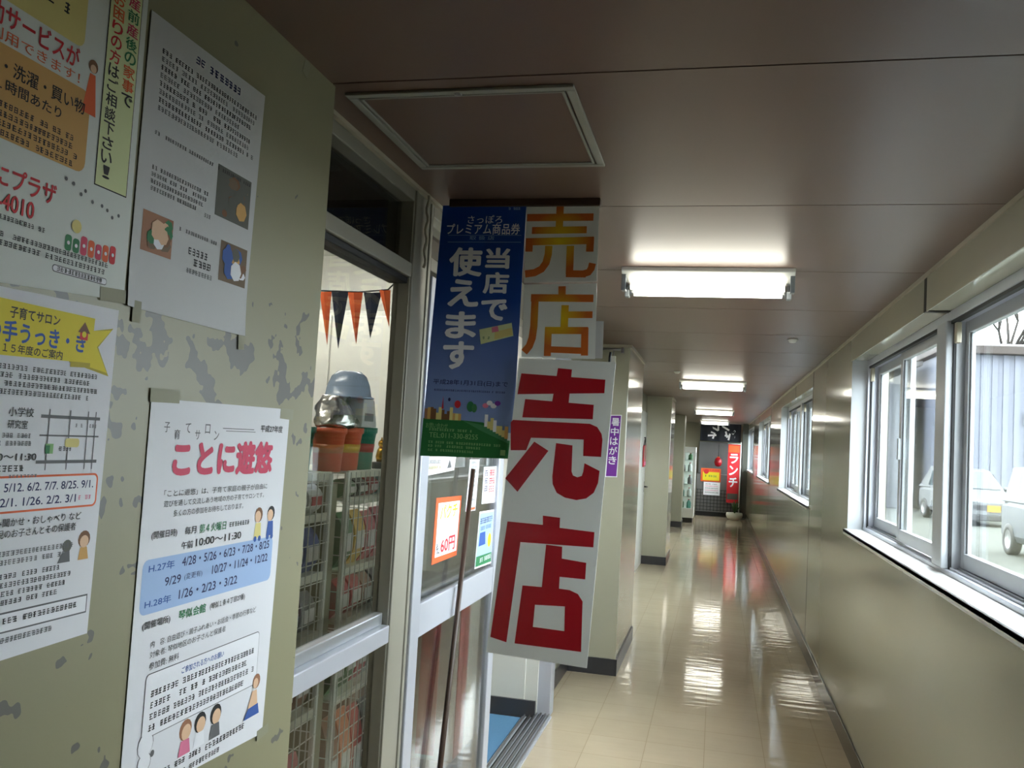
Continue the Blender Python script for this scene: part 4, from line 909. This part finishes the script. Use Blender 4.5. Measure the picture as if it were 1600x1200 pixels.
# dark hanging cloth with white brush lettering
M('cloth_dark', (34, 38, 46), rough=.9)
s = Sheet((0, 21.9, 0), (1, 0, 0), (0, 0, 1), lambda u, v: .012*math.sin(u*22))
s.slab([(-.40, 1.80), (.56, 1.80), (.56, 2.235), (-.40, 2.235)], 'cloth_dark', .004, 24, 3)
for pts in ([(-.30, 2.20), (-.05, 2.10), (.02, 2.06)], [(.02, 2.22), (.02, 2.06)], [(.05, 2.21), (.28, 2.08)], [(-.15, 2.02), (-.06, 1.99), (-.10, 1.86)], [(-.22, 1.93), (-.02, 1.95)], [(.30, 2.0), (.27, 1.84)], [(.18, 1.95), (.42, 1.92)], [(.2, 2.05), (.24, 1.9)], [(.42, 2.08), (.36, 1.99)]):
    s.stroke(pts, .042, 'ink_white', 4)
s.build('door_curtain', label='dark hanging cloth with white brush strokes across the corridor end', cat='curtain')
tag(BOX(-.45, .60, 21.885, 21.90, 2.238, ZC, 'steel_grey').build('curtain_rail'), 'metal rail holding the dark hanging cloth', 'rail')
# serving stand with posters
M('stand_grey', (112, 112, 112), rough=.5)
t = thing('serving_counter', (.05, 22.0, 0), 'grey latticed serving counter closing the end of the corridor', 'counter')
BOX(-.44, .58, 21.75, 22.3, .0, .10, 'rubber_black').build('plinth', t)
BOX(-.44, .58, 21.75, 22.3, .10, 1.0, 'stand_grey').build('body', t, .005)
g = MB()
for k in range(13): g.box(-.42+.08*k, -.41+.08*k, 21.735, 21.75, .12, .62, 'rubber_black')
for k in range(7): g.box(-.44, .58, 21.738, 21.75, .14+.08*k, .15+.08*k, 'rubber_black')
g.build('lattice', t)
t2 = thing('menu_board', (.05, 22.35, 1.0), 'grey menu board standing behind the serving counter', 'board')
BOX(-.42, .58, 22.30, 22.34, 1.0, 1.78, 'stand_grey').build('panel', t2, .004)
for k in range(5): BOX(-.30+.13*k, -.20+.13*k, 22.295, 22.30, 1.62, 1.72, 'pack_grey').build('menu_card', t2)
s = Sheet((0, 21.73, 0), (1, 0, 0), (0, 0, 1)); s.slab([(-.345, .82), (.125, .82), (.125, 1.14), (-.345, 1.14)], 'ink_orange', .003)
s.rect(-.30, .85, .09, 1.05, 'ink_yellow'); s.disc(-.22, 1.06, .06, 'ink_red', 1); s.fine(-.25, .05, .93, .05, 'ink_green', layer=1); s.fine(-.30, .08, 1.08, .04, 'ink_red', layer=1)
s.build('menu_poster', label='orange and yellow menu poster on the front of the serving counter', cat='poster')
s = Sheet((0, 21.725, 0), (1, 0, 0), (0, 0, 1)); s.slab([(-.27, .50), (.115, .50), (.115, .81), (-.27, .81)], 'ink_white', .003)
for k in range(5): s.fine(-.23, .08, .75-.05*k, .028, 'ink_pink' if k % 2 else 'ink_grey', k)
s.build('menu_sheet', label='white sheet hanging below the orange menu poster', cat='notice')
t = thing('paper_lantern', (.05, 21.8, 1.33), 'small red paper lantern above the menu poster', 'lantern')
MB().lathe([(.03, -.11), (.075, -.08), (.095, 0), (.075, .08), (.03, .11)], (.05, 21.8, 1.30), 'sign_red', 18).build('shade', t)
mb = MB(); mb.tube([(.05, 21.8, 1.41), (.05, 21.8, 1.70), (.05, 22.29, 1.76)], .006, 'rubber_black'); mb.build('cord', t); MB().lathe([(.035, .105), (.035, .13)], (.05, 21.8, 1.30), 'ink_orange', 14).build('ring', t)
# red vertical lunch banner on a pole
t = thing('banner_flag', (.42, 21.5, 0), 'tall red lunch banner on a pole before the dark post', 'banner')
s = Sheet((0, 21.5, 0), (1, 0, 0), (0, 0, 1), lambda u, v: .012*math.sin(v*9))
s.slab([(.27, .36), (.545, .36), (.545, 1.74), (.27, 1.74)], 'ink_red', .004, 4, 16)
s.rect(.285, 1.55, .53, 1.72, 'ink_orange', 8); s.rect(.285, .44, .53, .58, 'ink_photo3', 8)
for k, ch in enumerate('ランチ'): s.text(ch, .31, 1.29-.28*k, .51, 1.52-.28*k, 'ink_white', 9, .05)
s.build('cloth', t)
mb = MB(); mb.tube([(.56, 21.5, 0.03), (.56, 21.5, 1.80)], .011, 'fixture_white'); mb.tube([(.26, 21.5, 1.755), (.56, 21.5, 1.755)], .008, 'fixture_white'); mb.build('pole', t)
MB().lathe([(.14, 0), (.14, .02), (.03, .04), (.001, .04)], (.56, 21.5, .0), 'plastic_grey', 18).build('base', t)
tag(BOX(.60, XR-.001, 21.75, 21.87, 0, ZC, M('post_dark', (66, 68, 60), rough=.4).name).build('post', bevel=.004), 'dark grey-green post at the right end of the corridor', 'post')
# white planter with leaves
t = thing('potted_plant', (.46, 21.1, 0), 'low plant in a white bowl pot on the floor under the red banner', 'plant')
MB().lathe([(.10, 0), (.16, .03), (.19, .10), (.18, .16), (.15, .16), (.15, .13), (.001, .13)], (.46, 21.1, 0), 'fixture_white', 20).build('pot', t)
mb = MB(); M('leaf_green', (70, 104, 56), rough=.6)
for k in range(22):
    a = 2*PI*k/22*3.1; r = .05+.10*rg.random(); h_ = .18+.14*rg.random(); c = Vector((.46, 21.1, .13)); e = Vector((.46+r*math.cos(a), 21.1+r*math.sin(a), .13+h_)); sd = Vector((-math.sin(a), math.cos(a), 0))*.022; md = (c+e)/2+Vector((0, 0, .03))
    mb.add([c, md-sd, e, md+sd], [(0, 1, 2), (0, 2, 3)], 'leaf_green')
mb.build('leaves', t)

# ================================================================== OUTSIDE
M('yard_ground', (74, 76, 71), rough=.95, spec=.1, var=.35, vscale=1.6, bump=.3, bscale=20)
struct(BOX(.93, 60, -30, 80, -.12, -.02, 'yard_ground'), 'ground')
M('siding_blue', (88, 92, 103), rough=.5, var=.10, vscale=.6, stretch=(3, 3, .2)); M('siding_grey', (50, 54, 59), rough=.55, var=.06, vscale=1); M('eave_brown', (44, 36, 32), rough=.7); M('roof_grey', (66, 65, 65), rough=.6); M('roof_blue', (50, 70, 104), rough=.5)
t = thing('shed', (12, 31.5, 0), 'large shed with pale blue ribbed siding beyond the cars', 'building')
mb = MB(); x = 6.85; k = 0
while x < 20:
    w = .16; zz = .05 if k % 2 else 0
    mb.box(x, x+w, 30-zz, 30.3, -.02, 5.05, 'siding_blue'); x += w; k += 1
mb.box(6.85, 20, 30.2, 35, -.02, 5.05, 'siding_blue'); mb.build('siding', t)
mb = MB(); mb.box(6.6, 20.3, 29.6, 35.3, 5.05, 5.30, 'eave_brown'); mb.build('eave', t, .02)
mb = MB(); mb.prism([(6.6, 29.6, 5.30), (6.6, 35.3, 5.30), (6.6, 35.3, 6.1)], (13.7, 0, 0), 'roof_grey'); mb.build('roof', t)
BOX(9.2, 9.5, 29.86, 29.94, 2.9, 3.3, 'fixture_white').build('wall_lamp', t, .01)
t = thing('garage', (5.2, 33.5, 0), 'plain grey garage left of the blue ribbed shed', 'building')
BOX(3.2, 6.5, 32, 37, -.02, 4.2, 'siding_grey').build('wall', t)
mb = MB(); mb.prism([(2.8, 31.4, 4.2), (6.58, 31.4, 4.8), (6.58, 31.4, 4.95), (2.8, 31.4, 4.35)], (0, 6, 0), 'roof_grey'); mb.build('roof', t)
BOX(3.6, 6.3, 31.96, 32, 0, 2.6, M('shutter_grey', (58, 60, 63), rough=.5, var=.05, vscale=3).name).build('shutter', t)
t = thing('house', (3.5, 48, 0), 'farther pale house with a blue roof behind the grey garage', 'building')
BOX(2, 11, 46, 52, -.02, 6.2, M('house_render', (92, 92, 90), rough=.8).name).build('wall', t)
mb = MB(); mb.prism([(1.6, 45.5, 6.2), (11.4, 45.5, 6.2), (11.4, 49, 8.2), (1.6, 49, 8.2)], (0, 0, .15), 'roof_blue'); mb.build('roof', t)
for x in (3.2, 6.0): BOX(x, x+1.2, 45.94, 46, 3.6, 4.8, 'rubber_black').build('window', t)

def car(name, label, nose, head, col, L=3.39, Wd=1.47, H=1.50, boxy=False):
    """small hatchback; nose = ground point under the middle of the bumper, head = direction it faces"""
    hd = Vector((head[0], head[1], 0)).normalized(); sd = Vector((-hd.y, hd.x, 0)); org = Vector((nose[0], nose[1], -.02))
    T = lambda x, y, z: org - hd*x + sd*y + Vector((0, 0, z))     # x = distance behind the nose
    root = thing(name, tuple(org-hd*(L/2)), label, 'car')
    paint = M('paint_'+name+str(len(MATS)), col, rough=.45, spec=.2).name
    hw = Wd/2
    def loft(secs, mat, part, par=root, caps=True):
        n = len(secs[0]); v = [T(*p) for s_ in secs for p in s_]; f = []
        for i in range(len(secs)-1): f += [(i*n+k, i*n+(k+1) % n, (i+1)*n+(k+1) % n, (i+1)*n+k) for k in range(n)]
        if caps: f += [tuple(range(n)), tuple((len(secs)-1)*n+k for k in range(n))]
        return MB().add(v, f, mat, False).build(part, par, .025)
    belt = .92 if not boxy else .98; hood0 = .72 if not boxy else .86
    def sec(x, zt, w, zb=.24): return [(x, -w+.05, zb), (x, -w, zb+.12), (x, -w, zt-.12), (x, -w+.08, zt), (x, w-.08, zt), (x, w, zt-.12), (x, w, zb+.12), (x, w-.05, zb)]
    loft([sec(0, hood0-.08, hw-.16, .30), sec(.12, hood0, hw-.05), sec(.55, hood0+.10, hw), sec(.85, belt, hw), sec(L-.5, belt+.02, hw), sec(L-.1, belt, hw-.04), sec(L, belt-.14, hw-.12, .30)], paint, 'body')
    c0 = .72 if boxy else .85
    def csec(x, zt, w): return [(x, -hw+.03, belt-.03), (x, -w, zt), (x, w, zt), (x, hw-.03, belt-.03)]
    cab = loft([csec(c0, belt, hw-.08), csec(c0+.62, H-.05, hw-.20), csec(c0+1.0, H, hw-.18), csec(L-(.25 if boxy else .6), H-(.03 if boxy else 0), hw-.18), csec(L-.03, belt+.05, hw-.12)], paint, 'cabin')
    gm = M('car_glass', (34, 44, 50), rough=.05, spec=.6).name
    w_ = MB()
    for sg in (-1, 1):
        y = lambda z: sg*(hw-.02-(z-belt)*.18/(H-belt)*.9)
        for (a, b) in ((c0+.42, c0+1.02), (c0+1.10, c0+1.72)):
            zt = H-.13; zb = belt+.04; w_.add([T(a-.16, y(zb), zb), T(b, y(zb), zb), T(b, y(zt), zt), T(a+.14, y(zt), zt)], [(0, 1, 2, 3)], gm)
    w_.build('side_window', root)
    MB().add([T(c0+.03, -hw+.16, belt+.05), T(c0+.03, hw-.16, belt+.05), T(c0+.56, hw-.27, H-.08), T(c0+.56, -hw+.27, H-.08)], [(0, 1, 2, 3)], gm).build('windscreen', root)
    MB().add([T(-.012, -hw+.22, .44), T(-.012, hw-.22, .44), T(-.012, hw-.22, .56), T(-.012, -hw+.22, .56)], [(0, 1, 2, 3)], 'rubber_black').build('grille', root)
    q = MB(); v = [T(a, b, z) for a in (-.03, -.015) for b, z in ((-.165, .40), (.165, .40), (.165, .565), (-.165, .565))]
    q.add(v, [(0, 1, 2, 3), (4, 5, 6, 7), (0, 1, 5, 4), (1, 2, 6, 5), (2, 3, 7, 6), (3, 0, 4, 7)], M('plate_yellow', (150, 108, 14), rough=.5).name); q.build('number_plate', root)
    for sg in (-1, 1):
        h_ = MB(); c = T(.06, sg*(hw-.24), .66); h_.ball(c, .11, M('lamp_clear', (110, 114, 116), rough=.1).name, sq=(1, 1, .7)); h_.build('headlamp', root)
        m_ = MB(); c = T(c0+.28, sg*(hw+.08), belt+.06); m_.ball(c, .09, paint, sq=(1, 1, .7)); m_.build('wing_mirror', root)
    bmp = MB(); v = [T(x, y, z) for z in (.16, .30) for x, y in ((-.02, -hw+.18), (-.02, hw-.18), (.3, hw-.02), (.3, -hw+.02))]
    bmp.add(v, [(0, 1, 2, 3), (4, 5, 6, 7), (0, 1, 5, 4), (1, 2, 6, 5), (2, 3, 7, 6), (3, 0, 4, 7)], 'rubber_black').build('lower_bumper', root, .02)
    for x in (.62, L-.62):
        for sg in (-1, 1):
            w = MB(); yy = sg*(hw-.06); n = 20; v = []; f = []
            for (r, o) in ((.001, .075), (.17, .075), (.19, .085), (.27, .085), (.285, .06), (.285, -.06), (.27, -.085), (.001, -.085)):
                for k in range(n): a = 2*PI*k/n; v.append(T(x+r*math.cos(a), yy+o*sg, .285+r*math.sin(a)))
            for j in range(7):
                f = [(j*n+k, j*n+(k+1) % n, (j+1)*n+(k+1) % n, (j+1)*n+k) for k in range(n)]
                w.v = w.v or [tuple(p) for p in v]
                for g_ in f: w.f.append(list(g_)); w.m.append('steel_grey' if j < 1 else 'rubber_black'); w.sm.append(True)
            w.build('wheel', root)
    return root
car('car', 'white small car with a yellow number plate in front of the ribbed shed', (7.10, 25.3), (.14, -.99), (84, 86, 87), H=1.50)
car('car', 'silver-grey small car parked nearest outside the right-hand window', (6.03, 15.0), (.02, -1), (50, 56, 62), H=1.62, boxy=True)
# bare tree
t = thing('tree', (11.4, 38, 0), 'nearly bare tree with a few yellow leaves rising behind the shed', 'tree')
M('bark', (38, 34, 31), rough=.9, var=.2, vscale=10); M('leaf_yellow', (110, 100, 44), rough=.7)
tr = MB(); lv = MB(); rt = random.Random(4)
def branch(p, d, l, r, depth):
    q = p+d*l; tr.tube([p, (p+q)/2+Vector((rt.uniform(-.05, .05), rt.uniform(-.05, .05), 0))*l, q], r, 'bark', 6, r*.62)
    if depth == 0:
        for _ in range(5):
            c = q+Vector((rt.uniform(-.35, .35), rt.uniform(-.35, .35), rt.uniform(-.3, .3))); a = Vector((rt.uniform(-1, 1), rt.uniform(-1, 1), rt.uniform(-1, 1))).normalized()*.07; b = a.orthogonal().normalized()*.045
            lv.add([c-a, c+b, c+a, c-b], [(0, 1, 2, 3)], 'leaf_yellow' if rt.random() < .7 else 'leaf_green')
        return
    for k in range(3 if depth > 1 else 4):
        n = (d+Vector((rt.uniform(-.8, .8), rt.uniform(-.8, .8), rt.uniform(-.1, .5)))).normalized(); branch(q, n, l*rt.uniform(.62, .82), r*.6, depth-1)
branch(Vector((11.4, 38, -.02)), Vector((-.05, -.02, 1)).normalized(), 3.6, .20, 5)
tr.build('trunk', t); lv.build('leaves', t, fixn=False)
